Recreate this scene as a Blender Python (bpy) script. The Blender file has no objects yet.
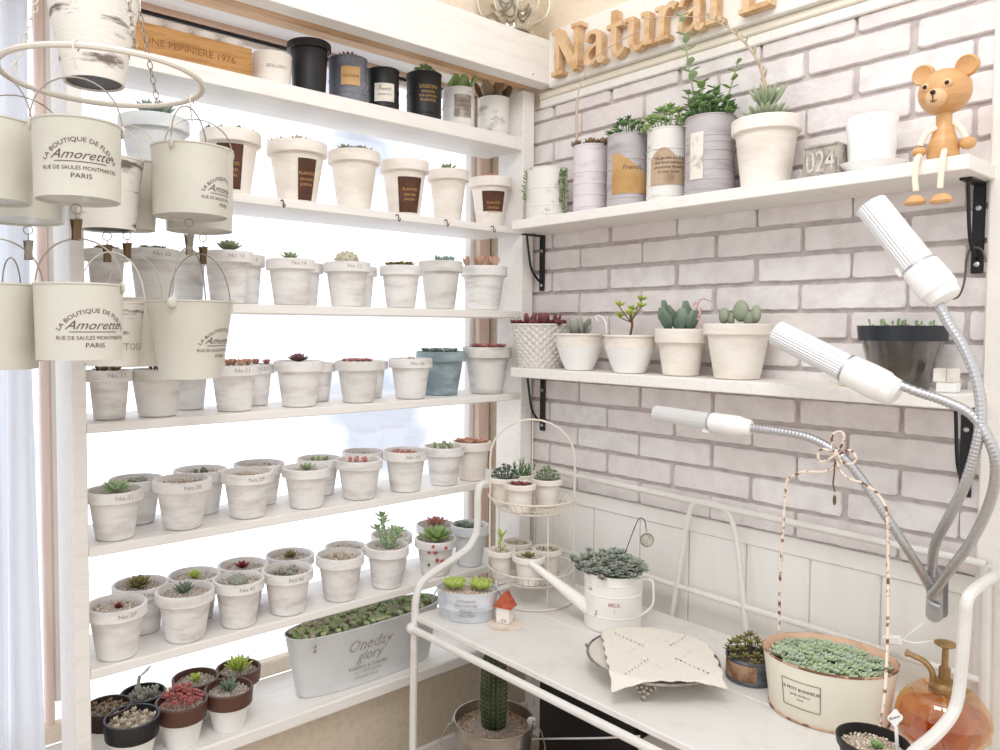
import bpy, bmesh, math, random
from mathutils import Vector, Matrix
from math import sin, cos, pi, radians, sqrt, atan2
rnd = random.Random(7)
SC = bpy.context.scene
COL = SC.collection

# ---------------------------------------------------------------- camera
F_PX = 766.1; YAW = radians(39.49); PIT = radians(2.488); ROL = radians(.2907)
PPX, PPY = 440.8, 360.8
CAM = Vector((1.35, -1.43, 1.5))
Fw = Vector((-cos(YAW)*cos(PIT), sin(YAW)*cos(PIT), -sin(PIT)))
Rt = Fw.cross(Vector((0, 0, 1))).normalized(); Up = Rt.cross(Fw)
Rt, Up = cos(ROL)*Rt + sin(ROL)*Up, -sin(ROL)*Rt + cos(ROL)*Up
cd = bpy.data.cameras.new('camera'); cam = bpy.data.objects.new('camera', cd); COL.objects.link(cam)
cd.sensor_width = 36; cd.lens = F_PX/1000*36; cd.shift_x = (500-PPX)/1000; cd.shift_y = -(375-PPY)/1000
cd.clip_start = .02
m3 = Matrix((Rt, Up, -Fw)).transposed()
cam.matrix_world = Matrix.Translation(CAM) @ m3.to_4x4()
SC.camera = cam
def at(px, py, ax, v):
    """point of the room on the plane ax=v seen at a picture position (used for measuring)"""
    d = Fw + Rt*((px-PPX)/F_PX) - Up*((py-PPY)/F_PX)
    i = 'xyz'.index(ax)
    return CAM + d*((v-CAM[i])/d[i])
def dep(p): return (Vector(p)-CAM).dot(Fw)
def lin(c):
    c = c/255
    return c/12.92 if c <= .04045 else ((c+.055)/1.055)**2.4
def rgb(r, g, b): return (lin(r), lin(g), lin(b), 1)

# ---------------------------------------------------------------- materials
MATS = {}
def mat(name, col, rough=.6, metal=0, var=None, vs=20, vstretch=(1, 1, 1), vcol=None, lo=.45, hi=.65, bump=0, bs=60, trans=0, alpha=1,
        attr=False, coat=0, sss=0, detail=4, ior=1.45):
    if name in MATS: return MATS[name]
    m = bpy.data.materials.new(name); m.use_nodes = True
    nt = m.node_tree; N = nt.nodes; Lk = nt.links; b = N['Principled BSDF']
    b.inputs['Roughness'].default_value = rough; b.inputs['Metallic'].default_value = metal
    b.inputs['Base Color'].default_value = col; b.inputs['IOR'].default_value = ior
    if trans: b.inputs['Transmission Weight'].default_value = trans
    if coat: b.inputs['Coat Weight'].default_value = coat
    if alpha < 1: b.inputs['Alpha'].default_value = alpha
    tc = N.new('ShaderNodeTexCoord'); oi = N.new('ShaderNodeObjectInfo')
    add = N.new('ShaderNodeVectorMath'); add.operation = 'ADD'
    Lk.new(tc.outputs['Object'], add.inputs[0])
    sc = N.new('ShaderNodeVectorMath'); sc.operation = 'SCALE'; sc.inputs['Scale'].default_value = 7
    cb = N.new('ShaderNodeCombineXYZ')
    for k in range(3): Lk.new(oi.outputs['Random'], cb.inputs[k])
    Lk.new(cb.outputs[0], sc.inputs[0]); Lk.new(sc.outputs[0], add.inputs[1])
    mp = N.new('ShaderNodeMapping'); mp.inputs['Scale'].default_value = vstretch; Lk.new(add.outputs[0], mp.inputs[0])
    src = None
    if attr:
        a = N.new('ShaderNodeAttribute'); a.attribute_name = 'Col'; src = a.outputs['Color']
    if vcol:
        nz = N.new('ShaderNodeTexNoise'); nz.inputs['Scale'].default_value = vs; nz.inputs['Detail'].default_value = detail
        nz.inputs['Roughness'].default_value = .6
        Lk.new(mp.outputs[0], nz.inputs['Vector'])
        mr = N.new('ShaderNodeMapRange'); mr.inputs['From Min'].default_value = lo; mr.inputs['From Max'].default_value = hi
        Lk.new(nz.outputs['Fac'], mr.inputs['Value'])
        mx = N.new('ShaderNodeMix'); mx.data_type = 'RGBA'
        if src: Lk.new(src, mx.inputs['A'])
        else: mx.inputs['A'].default_value = col
        mx.inputs['B'].default_value = vcol; Lk.new(mr.outputs[0], mx.inputs['Factor']); src = mx.outputs['Result']
    if src: Lk.new(src, b.inputs['Base Color'])
    if bump:
        n2 = N.new('ShaderNodeTexNoise'); n2.inputs['Scale'].default_value = bs; n2.inputs['Detail'].default_value = 5
        Lk.new(mp.outputs[0], n2.inputs['Vector'])
        bp = N.new('ShaderNodeBump'); bp.inputs['Strength'].default_value = bump; bp.inputs['Distance'].default_value = .002
        Lk.new(n2.outputs['Fac'], bp.inputs['Height']); Lk.new(bp.outputs[0], b.inputs['Normal'])
    MATS[name] = m
    return m
WHITEWOOD = mat('white_painted_wood', rgb(240, 236, 231), .5, vcol=rgb(228, 222, 215), vs=14, vstretch=(6, .6, 6), lo=.5, hi=.8, bump=.08, bs=40)
WALLWHITE = mat('white_wall_paint', rgb(238, 233, 226), .6, vcol=rgb(226, 219, 211), vs=5, lo=.45, hi=.8)
PANEL = mat('panel_white', rgb(240, 238, 233), .5, vcol=rgb(236, 233, 227), vs=7, vstretch=(3, 3, .5))
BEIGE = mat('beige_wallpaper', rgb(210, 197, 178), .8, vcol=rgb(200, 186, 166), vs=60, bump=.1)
BEIGE2 = mat('cream_wallpaper', rgb(236, 221, 202), .8, vcol=rgb(230, 214, 192), vs=60)
PINKWOOD = mat('pinkish_window_wood', rgb(236, 214, 201), .5, vcol=rgb(228, 202, 187), vs=10, vstretch=(8, 8, .5))
PINKWOODY = mat('pinkish_window_head', rgb(226, 198, 180), .5, vcol=rgb(218, 188, 168), vs=10, vstretch=(8, .5, 8))
RAWWOOD = mat('raw_wood', rgb(216, 178, 138), .6, vcol=rgb(198, 156, 114), vs=12, vstretch=(6, .5, 6))
BRICK = mat('white_brick', rgb(234, 228, 226), .75, vcol=rgb(218, 209, 208), vs=22, attr=True, lo=.4, hi=.75, bump=1.0, bs=70)
MORTAR = mat('brick_mortar', rgb(204, 195, 192), .9, vcol=rgb(186, 176, 174), vs=40)
POTW = mat('whitewashed_clay', rgb(233, 230, 227), .8, vcol=rgb(188, 180, 176), vs=13, vstretch=(1, 1, 3.5), lo=.46, hi=.82, bump=.35, bs=50)
POTG = mat('greyish_whitewash', rgb(222, 219, 214), .8, vcol=rgb(176, 168, 162), vs=10, vstretch=(1, 1, 3.5), lo=.48, hi=.8, bump=.4, bs=50)
POTC = mat('cream_clay', rgb(236, 229, 220), .75, vcol=rgb(222, 212, 201), vs=9, vstretch=(1, 1, 3), bump=.2)
POTT = mat('teal_washed_clay', rgb(128, 146, 152), .8, vcol=rgb(176, 188, 192), vs=14, vstretch=(1, 1, 3), lo=.45, hi=.75, bump=.4)
POTB = mat('pale_blue_clay', rgb(226, 228, 229), .7, vcol=rgb(206, 209, 213), vs=9, vstretch=(1, 1, 3))
SPLATTER = mat('distressed_whitewash', rgb(232, 226, 218), .7, vcol=rgb(120, 106, 98), vs=12, vstretch=(1, 1, 5), lo=.54, hi=.64, bump=.3)
DISTRESS = mat('distressed_tin', rgb(228, 225, 219), .6, vcol=rgb(140, 135, 130), vs=16, vstretch=(1, 1, 1.5), lo=.56, hi=.72, bump=.4)
LILAC = mat('lilac_tin', rgb(222, 214, 218), .5, vcol=rgb(192, 180, 186), vs=16, vstretch=(1, 1, 4), lo=.5, hi=.75)
GREYTIN = mat('grey_tin', rgb(186, 180, 182), .45, vcol=rgb(152, 144, 148), vs=12, vstretch=(1, 1, 4), lo=.45, hi=.75)
CREAM = mat('cream_enamel', rgb(211, 207, 195), .35, vcol=rgb(200, 196, 183), vs=6, coat=.1)
CREAMRUST = mat('cream_enamel_rusty', rgb(234, 228, 211), .4, vcol=rgb(198, 150, 112), vs=14, lo=.66, hi=.74, bump=.1)
PEACH = mat('peach_enamel', rgb(226, 188, 160), .5, vcol=rgb(206, 160, 130), vs=20)
RUST = mat('rusty_edge', rgb(120, 78, 58), .8, vcol=rgb(206, 170, 146), vs=60, lo=.45, hi=.55)
RUSTWIRE = mat('rusty_white_wire', rgb(232, 216, 200), .7, vcol=rgb(116, 72, 56), vs=110, lo=.52, hi=.6)
WHITEMET = mat('white_painted_metal', rgb(228, 225, 220), .35, vcol=rgb(216, 211, 204), vs=20, lo=.5, hi=.8)
WIREW = mat('cream_wire', rgb(226, 217, 205), .5)
WIREG = mat('grey_wire', rgb(168, 158, 146), .35, metal=.6)
CHIPPED = mat('chipped_white_metal', rgb(240, 237, 231), .5, vcol=rgb(150, 138, 128), vs=45, lo=.66, hi=.72)
BLACKM = mat('black_metal', rgb(26, 26, 28), .4)
BLACKP = mat('black_plastic', rgb(30, 29, 30), .45)
NAVY = mat('dark_navy_plastic', rgb(36, 40, 48), .35)
BROWNP = mat('brown_plastic', rgb(92, 62, 50), .5)
DBROWNP = mat('dark_brown_plastic', rgb(56, 40, 36), .5)
WHITEP = mat('white_plastic', rgb(242, 241, 238), .3)
WHITEC = mat('white_ceramic', rgb(244, 244, 243), .18, coat=.3)
CHROME = mat('brushed_chrome', rgb(198, 198, 200), .28, metal=.85)
ALU = mat('ribbed_aluminium', rgb(232, 232, 232), .32, metal=.55)
STEEL = mat('galvanised_steel', rgb(190, 186, 178), .28, metal=.9, vcol=rgb(150, 146, 138), vs=8)
PEWTER = mat('pewter', rgb(168, 160, 150), .3, metal=.85, vcol=rgb(130, 122, 112), vs=30)
PLATE = mat('pale_enamel_plate', rgb(226, 221, 212), .3, vcol=rgb(206, 198, 188), vs=12)
BRASS = mat('aged_brass', rgb(178, 148, 104), .38, metal=.75, vcol=rgb(150, 120, 80), vs=30)
DBRASS = mat('dark_brass', rgb(112, 92, 70), .4, metal=.7)
GREYGREEN = mat('leaf', rgb(100, 130, 80), .5, attr=True)
LEAF = GREYGREEN
SOIL = mat('dark_soil', rgb(92, 76, 66), .95, vcol=rgb(150, 136, 122), vs=150, bump=.8, bs=200)
GRAVELB = mat('gravel_bed', rgb(196, 184, 172), .95, vcol=rgb(146, 132, 120), vs=240, bump=.8, bs=200)
PEBBLE = mat('pebbles', rgb(200, 186, 168), .9, attr=True)
INK = mat('faded_ink', rgb(154, 146, 140), .8, vcol=rgb(196, 190, 184), vs=120)
INKD = mat('dark_ink', rgb(98, 80, 72), .8)
INKR = mat('red_faded_ink', rgb(196, 150, 144), .8)
INKG = mat('gold_ink', rgb(196, 150, 92), .7)
INKW = mat('white_ink', rgb(226, 220, 210), .8)
LABELBR = mat('brown_paper_label', rgb(92, 58, 42), .75, vcol=rgb(62, 38, 30), vs=30, lo=.4, hi=.7)
LABELKRAFT = mat('kraft_label', rgb(186, 162, 136), .8, vcol=rgb(150, 122, 98), vs=25)
LABELYEL = mat('yellow_label', rgb(208, 178, 130), .7, vcol=rgb(180, 136, 82), vs=9, lo=.4, hi=.7)
LABELW = mat('white_paper_label', rgb(228, 222, 212), .8, vcol=rgb(176, 166, 156), vs=40, lo=.52, hi=.7)
WOODBOX = mat('honey_wood', rgb(184, 138, 82), .6, vcol=rgb(156, 108, 60), vs=12, vstretch=(6, 1, 10))
SIGNWOOD = mat('sign_mdf', rgb(220, 188, 150), .7, vcol=rgb(198, 158, 112), vs=30)
BEARWOOD = mat('bear_beech', rgb(212, 164, 110), .45, vcol=rgb(198, 146, 92), vs=8, vstretch=(1, 1, 8), coat=.15)
BEARPALE = mat('bear_pale_wood', rgb(226, 184, 140), .5)
CORD = mat('cream_cord', rgb(240, 230, 208), .7)
BLUETIN = mat('pale_blue_tin', rgb(214, 217, 221), .5, vcol=rgb(170, 178, 188), vs=14, vstretch=(1, 1, 2), lo=.5, hi=.75)
PLANTER = mat('white_zinc', rgb(216, 218, 218), .45, vcol=rgb(190, 192, 190), vs=6, lo=.5, hi=.8)
WICKER = mat('white_wicker', rgb(228, 223, 219), .85, vcol=rgb(204, 198, 192), vs=160)
REDROOF = mat('terracotta_roof', rgb(190, 98, 66), .7, vcol=rgb(150, 70, 46), vs=60)
PALEWOOD = mat('pale_wood_slice', rgb(230, 216, 202), .8, vcol=rgb(214, 190, 172), vs=30)
PLASTER = mat('white_plaster', rgb(240, 234, 226), .8, vcol=rgb(222, 212, 202), vs=60)
STONE = mat('grey_cast_stone', rgb(186, 178, 168), .9, vcol=rgb(136, 128, 120), vs=50, lo=.4, hi=.65, bump=.8)
DOILY = mat('cotton_crochet', rgb(230, 223, 212), .95, bump=.3, bs=400)
CACTUS = mat('cactus_green', rgb(70, 82, 50), .6, vcol=rgb(44, 54, 40), vs=20)
SPINE = mat('cactus_spines', rgb(206, 196, 170), .7)
CURTAIN = mat('sheer_curtain', rgb(234, 236, 240), .9)
def sheer(m, w):
    nt = m.node_tree; b = nt.nodes['Principled BSDF']; out = [n for n in nt.nodes if n.type == 'OUTPUT_MATERIAL'][0]
    tr = nt.nodes.new('ShaderNodeBsdfTranslucent'); tr.inputs['Color'].default_value = rgb(232, 234, 238)
    mx = nt.nodes.new('ShaderNodeMixShader'); mx.inputs[0].default_value = w
    nt.links.new(b.outputs[0], mx.inputs[1]); nt.links.new(tr.outputs[0], mx.inputs[2]); nt.links.new(mx.outputs[0], out.inputs[0])
sheer(CURTAIN, .82)
def glassy(name, col, fac, rough=.05, gloss=(1, 1, 1, 1)):
    m = bpy.data.materials.new(name); m.use_nodes = True; nt = m.node_tree
    nt.nodes.remove(nt.nodes['Principled BSDF']); out = [n for n in nt.nodes if n.type == 'OUTPUT_MATERIAL'][0]
    t = nt.nodes.new('ShaderNodeBsdfTransparent'); t.inputs[0].default_value = col
    g = nt.nodes.new('ShaderNodeBsdfGlossy'); g.inputs['Roughness'].default_value = rough; g.inputs['Color'].default_value = gloss
    fr = nt.nodes.new('ShaderNodeLayerWeight'); fr.inputs[0].default_value = .25
    mr = nt.nodes.new('ShaderNodeMapRange'); mr.inputs['To Min'].default_value = fac; mr.inputs['To Max'].default_value = .6
    mx = nt.nodes.new('ShaderNodeMixShader'); nt.links.new(fr.outputs['Facing'], mr.inputs['Value']); nt.links.new(mr.outputs[0], mx.inputs[0])
    nt.links.new(t.outputs[0], mx.inputs[1]); nt.links.new(g.outputs[0], mx.inputs[2]); nt.links.new(mx.outputs[0], out.inputs[0])
    return m
PANE = glassy('window_glass', (.97, .98, 1, 1), .03)
AMBER = glassy('amber_glass', rgb(246, 216, 160), .07)
GREYGLASS = glassy('grey_translucent_plastic', rgb(176, 168, 160), .1, .2)
CLEARP = glassy('clear_glass', rgb(236, 234, 226), .14, .04)

# ---------------------------------------------------------------- mesh builder
class MB:
    def __init__(s): s.V = []; s.F = []; s.C = []; s.M = []; s.c = (1, 1, 1, 1); s.m = 0; s.X = None
    def add(s, vs, fs, c=None):
        n = len(s.V)
        for v in vs:
            v = Vector(v)
            if s.X: v = s.X @ v
            s.V.append(v)
        s.C += [c or s.c]*len(vs)
        for f in fs: s.F.append([n+i for i in f]); s.M.append(s.m)
        return n
    def box(s, a, b, c=None):
        x0, y0, z0 = a; x1, y1, z1 = b
        s.add([(x, y, z) for x in (x0, x1) for y in (y0, y1) for z in (z0, z1)],
              [(0, 1, 3, 2), (4, 6, 7, 5), (0, 4, 5, 1), (2, 3, 7, 6), (0, 2, 6, 4), (1, 5, 7, 3)], c)
    def bbox(s, a, b, r=.002, c=None):
        """box with chamfered edges"""
        a = Vector(a); b = Vector(b); r = min(r, min(b[i]-a[i] for i in range(3))*.45)
        vs = []
        for i in range(8):
            sg = [(i >> k) & 1 for k in range(3)]
            for ax in range(3):
                vs.append([(b[k]-(0 if k == ax else r)) if sg[k] else (a[k]+(0 if k == ax else r)) for k in range(3)])
        fs = []
        for ax in range(3):
            o = [k for k in range(3) if k != ax]
            for sd in (0, 1):
                q = [(sd << ax) | (u << o[0]) | (w << o[1]) for u, w in ((0, 0), (1, 0), (1, 1), (0, 1))]
                f = [i*3+ax for i in q]
                if (sd == 0) ^ (ax == 1): f = f[::-1]
                fs.append(f)
            for u in (0, 1):
                for w in (0, 1):
                    i = (u << o[0]) | (w << o[1]); j = i | (1 << ax)
                    fs.append([i*3+o[0], j*3+o[0], j*3+o[1], i*3+o[1]])
        for i in range(8): fs.append([i*3, i*3+1, i*3+2])
        s.add(vs, fs, c)
    def lathe(s, prof, n=32, sx=1, sy=1, cx=0, cy=0, c=None, rib=0, nrib=0):
        vs = []; fs = []
        for r, z in prof:
            for k in range(n):
                a = 2*pi*k/n; rr = r*(1+rib*cos(nrib*a))
                vs.append((cx+rr*cos(a)*sx, cy+rr*sin(a)*sy, z))
        for i in range(len(prof)-1):
            for k in range(n):
                k2 = (k+1) % n; fs.append((i*n+k, i*n+k2, (i+1)*n+k2, (i+1)*n+k))
        if prof[0][0] > 1e-6: fs.append(tuple(range(n))[::-1])
        if prof[-1][0] > 1e-6: fs.append(tuple((len(prof)-1)*n+k for k in range(n)))
        s.add(vs, fs, c)
    def ball(s, p, r, n=12, m=8, c=None, sc=(1, 1, 1)):
        vs = [(p[0], p[1], p[2]-r*sc[2])]
        for i in range(1, m):
            t = -pi/2+pi*i/m
            for k in range(n):
                a = 2*pi*k/n; vs.append((p[0]+r*cos(t)*cos(a)*sc[0], p[1]+r*cos(t)*sin(a)*sc[1], p[2]+r*sin(t)*sc[2]))
        vs.append((p[0], p[1], p[2]+r*sc[2])); L = len(vs)-1; fs = []
        for k in range(n):
            k2 = (k+1) % n
            fs.append((0, 1+k2, 1+k)); fs.append((L, L-n+k, L-n+k2))
            for i in range(m-2): fs.append((1+i*n+k, 1+i*n+k2, 1+(i+1)*n+k2, 1+(i+1)*n+k))
        s.add(vs, fs, c)
    def tube(s, pts, r, n=8, closed=False, c=None, cap=True):
        P = [Vector(p) for p in pts]; N = len(P); vs = []; fs = []
        R = r if isinstance(r, (list, tuple)) else [r]*N
        t0 = (P[1]-P[0]).normalized()
        u = t0.orthogonal().normalized(); pt = t0
        for i in range(N):
            if closed: t = (P[(i+1) % N]-P[i-1]).normalized()
            elif i == 0: t = t0
            elif i == N-1: t = (P[i]-P[i-1]).normalized()
            else: t = ((P[i+1]-P[i]).normalized()+(P[i]-P[i-1]).normalized()); t = t.normalized() if t.length > 1e-6 else pt
            q = pt.rotation_difference(t); u = q @ u; u = (u-t*u.dot(t)).normalized(); w = t.cross(u); pt = t
            for k in range(n):
                a = 2*pi*k/n; vs.append(P[i]+(u*cos(a)+w*sin(a))*R[i])
        M = N if closed else N-1
        off = 0
        for i in range(M):
            j = (i+1) % N
            for k in range(n):
                k2 = (k+1) % n; fs.append((i*n+k, i*n+k2, j*n+k2, j*n+k))
        if not closed and cap: fs.append(tuple(range(n))[::-1]); fs.append(tuple((N-1)*n+k for k in range(n)))
        s.add(vs, fs, c)
    def prism(s, poly, z0, z1, c=None):
        n = len(poly); vs = [(x, y, z0) for x, y in poly]+[(x, y, z1) for x, y in poly]
        s.add(vs, [tuple(range(n))[::-1], tuple(range(n, 2*n))]+[(k, (k+1) % n, n+(k+1) % n, n+k) for k in range(n)], c)
    def leaf(s, p, az, el, L, W, T, ca, cb, curve=.4, tip=.25, fat=.5):
        """one fleshy leaf: six-sided tapering body, root colour ca, tip colour cb"""
        p = Vector(p); side = Vector((-sin(az), cos(az), 0)); vs = []; cs = []
        st = ((0, .35), (.3, .8), (fat+.12, 1), (.86, .62), (1, tip*.35)); pu = 0
        for u, w in st:
            e = el+curve*u; d = Vector((cos(az)*cos(e), sin(az)*cos(e), sin(e))); nn = Vector((-cos(az)*sin(e), -sin(az)*sin(e), cos(e)))
            p = p+d*(L*(u-pu)); pu = u
            for k in range(6):
                a = 2*pi*k/6; vs.append(p+side*(W*.5*w*cos(a))+nn*(T*.5*w*sin(a)+W*.06*abs(cos(a))*w))
            f = max(0, (u-.45)/.55); cs += [tuple(ca[i]*(1-f)+cb[i]*f for i in range(3))+(1,)]*6
        n = len(s.V); s.add(vs, []); s.C[n:] = cs
        for i in range(4):
            for k in range(6):
                k2 = (k+1) % 6; s.F.append([n+i*6+k, n+i*6+k2, n+(i+1)*6+k2, n+(i+1)*6+k]); s.M.append(s.m)
        s.F.append([n+24+k for k in range(6)]); s.M.append(s.m)
    def build(s, name, mats, parent=None, loc=(0, 0, 0), sharp=35, rz=0):
        me = bpy.data.meshes.new(name); me.from_pydata([tuple(v) for v in s.V], [], s.F); me.update()
        if not isinstance(mats, (list, tuple)): mats = [mats]
        for m in mats: me.materials.append(m)
        me.polygons.foreach_set('material_index', s.M); me.polygons.foreach_set('use_smooth', [True]*len(s.F))
        bm = bmesh.new(); bm.from_mesh(me); bmesh.ops.recalc_face_normals(bm, faces=bm.faces); bm.to_mesh(me); bm.free()
        me.set_sharp_from_angle(angle=radians(sharp))
        ca = me.color_attributes.new('Col', 'FLOAT_COLOR', 'POINT')
        ca.data.foreach_set('color', [x for c in s.C for x in (c if len(c) == 4 else tuple(c)+(1,))])
        o = bpy.data.objects.new(name, me); COL.objects.link(o); o.location = loc; o.rotation_euler.z = rz
        if parent: o.parent = parent
        return o
def catmull(pts, k=6, closed=False):
    P = [Vector(p) for p in pts]; n = len(P); out = []
    for i in range(n if closed else n-1):
        if closed: a, b, c, d = P[i-1], P[i], P[(i+1) % n], P[(i+2) % n]
        else: a, b, c, d = P[max(i-1, 0)], P[i], P[i+1], P[min(i+2, n-1)]
        for j in range(k):
            t = j/k; out.append(.5*((2*b)+(c-a)*t+(2*a-5*b+4*c-d)*t*t+(3*b-a-3*c+d)*t**3))
    if not closed: out.append(P[-1])
    return out
def ring(c, r, n=32, z=0, sx=1, sy=1):
    return [(c[0]+r*sx*cos(2*pi*k/n), c[1]+r*sy*sin(2*pi*k/n), c[2]+z) for k in range(n)]
LABELS = {}
def tag(o, label=None, cat=None, group=None, kind=None):
    if label:
        n = len(label.split())
        if not 4 <= n <= 16: print('LABEL LENGTH', n, label)
        if label in LABELS: print('DUPLICATE LABEL', label)
        LABELS[label] = 1
        o['label'] = label
    if cat: o['category'] = cat
    if group: o['group'] = group
    if kind: o['kind'] = kind
    return o
def thing(name, loc, label, cat, group=None, rz=0):
    o = bpy.data.objects.new(name, None); COL.objects.link(o); o.location = loc; o.rotation_euler.z = rz
    o.empty_display_size = .03
    return tag(o, label, cat, group)
def structure(name, mb, m, **k): return tag(mb.build(name, m, **k), kind='structure')

# ---------------------------------------------------------------- lettering
TC = {}
def text2d(s, size, shear=0, bold=0):
    k = (s, shear, bold)
    if k not in TC:
        cu = bpy.data.curves.new('t', 'FONT'); cu.body = s; cu.size = 1; cu.shear = shear; cu.offset = bold; cu.align_x = 'CENTER'; cu.resolution_u = 2
        o = bpy.data.objects.new('t', cu); COL.objects.link(o)
        bpy.context.view_layer.update()
        me = bpy.data.meshes.new_from_object(o.evaluated_get(bpy.context.evaluated_depsgraph_get()))
        TC[k] = ([(v.co.x, v.co.y) for v in me.vertices], [tuple(p.vertices) for p in me.polygons])
        bpy.data.objects.remove(o); bpy.data.curves.remove(cu); bpy.data.meshes.remove(me)
    V, Fs = TC[k]
    return [(x*size, y*size) for x, y in V], Fs
def wrap(mb, lines, phi, z, rad, sx=1, sy=1, off=.0006):
    """lines: (text, size, dx, dy, arc radius, shear, bold, x stretch); rad(z) is the surface radius"""
    for ln in lines:
        s, size, dx, dy, arc, sh, bo, xs = (list(ln)+[0]*8)[:8]
        V, Fs = text2d(s, size, sh, bo) if s != '_' else ([(-size/2, 0), (size/2, 0), (size/2, .0009), (-size/2, .0009)], [(0, 1, 2, 3)])
        if s == '_':
            V = []; Fs = []; K = 12
            for i in range(K+1): V += [(-size/2+size*i/K, 0), (-size/2+size*i/K, .0009)]
            for i in range(K): Fs.append((2*i, 2*i+2, 2*i+3, 2*i+1))
        out = []
        for x, y in V:
            x *= (xs or 1)
            if arc:
                t = x/arc; x, y = (arc+y)*sin(t), (arc+y)*cos(t)-arc
            x += dx; y += dy; zz = z+y; r = rad(zz)+off; a = phi+x/rad(zz)
            out.append((r*cos(a)*sx, r*sin(a)*sy, zz))
        mb.add(out, Fs)
def patch(mb, rad, phi, half, z0, z1, n=10, off=.0004, sx=1, sy=1, top=None):
    vs = []; fs = []; K = 2
    for i in range(n+1):
        a = phi-half+2*half*i/n
        zt = z1 if top is None else z0+(z1-z0)*top(i/n)
        for zz in (z0, (z0+zt)/2, zt): r = rad(zz)+off; vs.append((r*cos(a)*sx, r*sin(a)*sy, zz))
    for i in range(n):
        for j in range(2): fs.append((i*3+j, i*3+3+j, i*3+4+j, i*3+1+j))
    mb.add(vs, fs)

# ---------------------------------------------------------------- plants
def G(*a): return rgb(*a)[:3]
PAL = dict(green=(G(134, 162, 98), G(158, 182, 118)), cover=(G(182, 196, 138), G(210, 214, 170)), frost=(G(158, 178, 148), G(186, 198, 176)), ygreen=(G(146, 166, 76), G(180, 196, 104)), lime=(G(160, 184, 70), G(196, 210, 110)), blue=(G(128, 152, 140), G(160, 178, 166)),
    grey=(G(150, 154, 140), G(176, 172, 160)), greyg=(G(138, 148, 136), G(172, 178, 168)), bred=(G(178, 96, 94), G(206, 128, 120)), red=(G(150, 62, 58), G(196, 92, 84)), dred=(G(96, 34, 34), G(150, 48, 44)), pink=(G(176, 150, 130), G(206, 128, 118)),
    rose=(G(186, 130, 124), G(206, 140, 132)), coral=(G(188, 160, 136), G(210, 146, 124)), olive=(G(112, 112, 62), G(150, 134, 86)),
    brown=(G(120, 104, 78), G(160, 132, 100)), purple=(G(122, 96, 100), G(158, 116, 118)), dark=(G(52, 60, 48), G(78, 82, 62)),
    teal=(G(92, 112, 98), G(128, 144, 124)), mint=(G(160, 186, 146), G(186, 200, 160)), pale=(G(196, 192, 168), G(206, 186, 166)),
    deep=(G(96, 130, 78), G(130, 164, 104)), sage=(G(140, 156, 124), G(172, 180, 148)), wine=(G(104, 58, 62), G(150, 84, 84)))
def jit(c, a=.12):
    f = 1+rnd.uniform(-a, a); return tuple(min(1, x*f) for x in c)
def rosette(mb, p, R, n=24, pal='green', w=.42, el0=.15, el1=1.35, thick=.14, curve=.35, tip=.25):
    ca, cb = PAL[pal]
    for i in range(n):
        f = i/(n-1); az = i*2.39996+rnd.uniform(-.1, .1); el = el0+(el1-el0)*f**1.1; L = R*(1-.55*f)
        mb.leaf(Vector(p)+Vector((0, 0, R*.12*f)), az, el, L, R*w*(1-.35*f), R*thick, jit(ca), jit(cb), curve=curve, tip=tip)
def sprig(mb, p, q, n, L, W, pal, T=.3, rs=.0012, droop=0):
    """stem from p to q with leaves along it"""
    ca, cb = PAL[pal]; p = Vector(p); q = Vector(q); mid = (p+q)/2+Vector((rnd.uniform(-1, 1), rnd.uniform(-1, 1), 0))*(q-p).length*.06
    pts = catmull([p, mid, q], 4); mb.tube(pts, rs, 5, c=jit(tuple(x*.8 for x in ca)))
    for i in range(n):
        f = (i+1)/n; k = min(len(pts)-2, int(f*(len(pts)-1))); a = pts[k].lerp(pts[k+1], f*(len(pts)-1)-k) if f < 1 else pts[-1]
        az = i*2.4+rnd.uniform(-.3, .3); s = 1-.35*f
        mb.leaf(a, az, .25+.8*f-droop, L*s, W*s, W*T, jit(ca), jit(cb), curve=.2, tip=.5)
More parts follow.
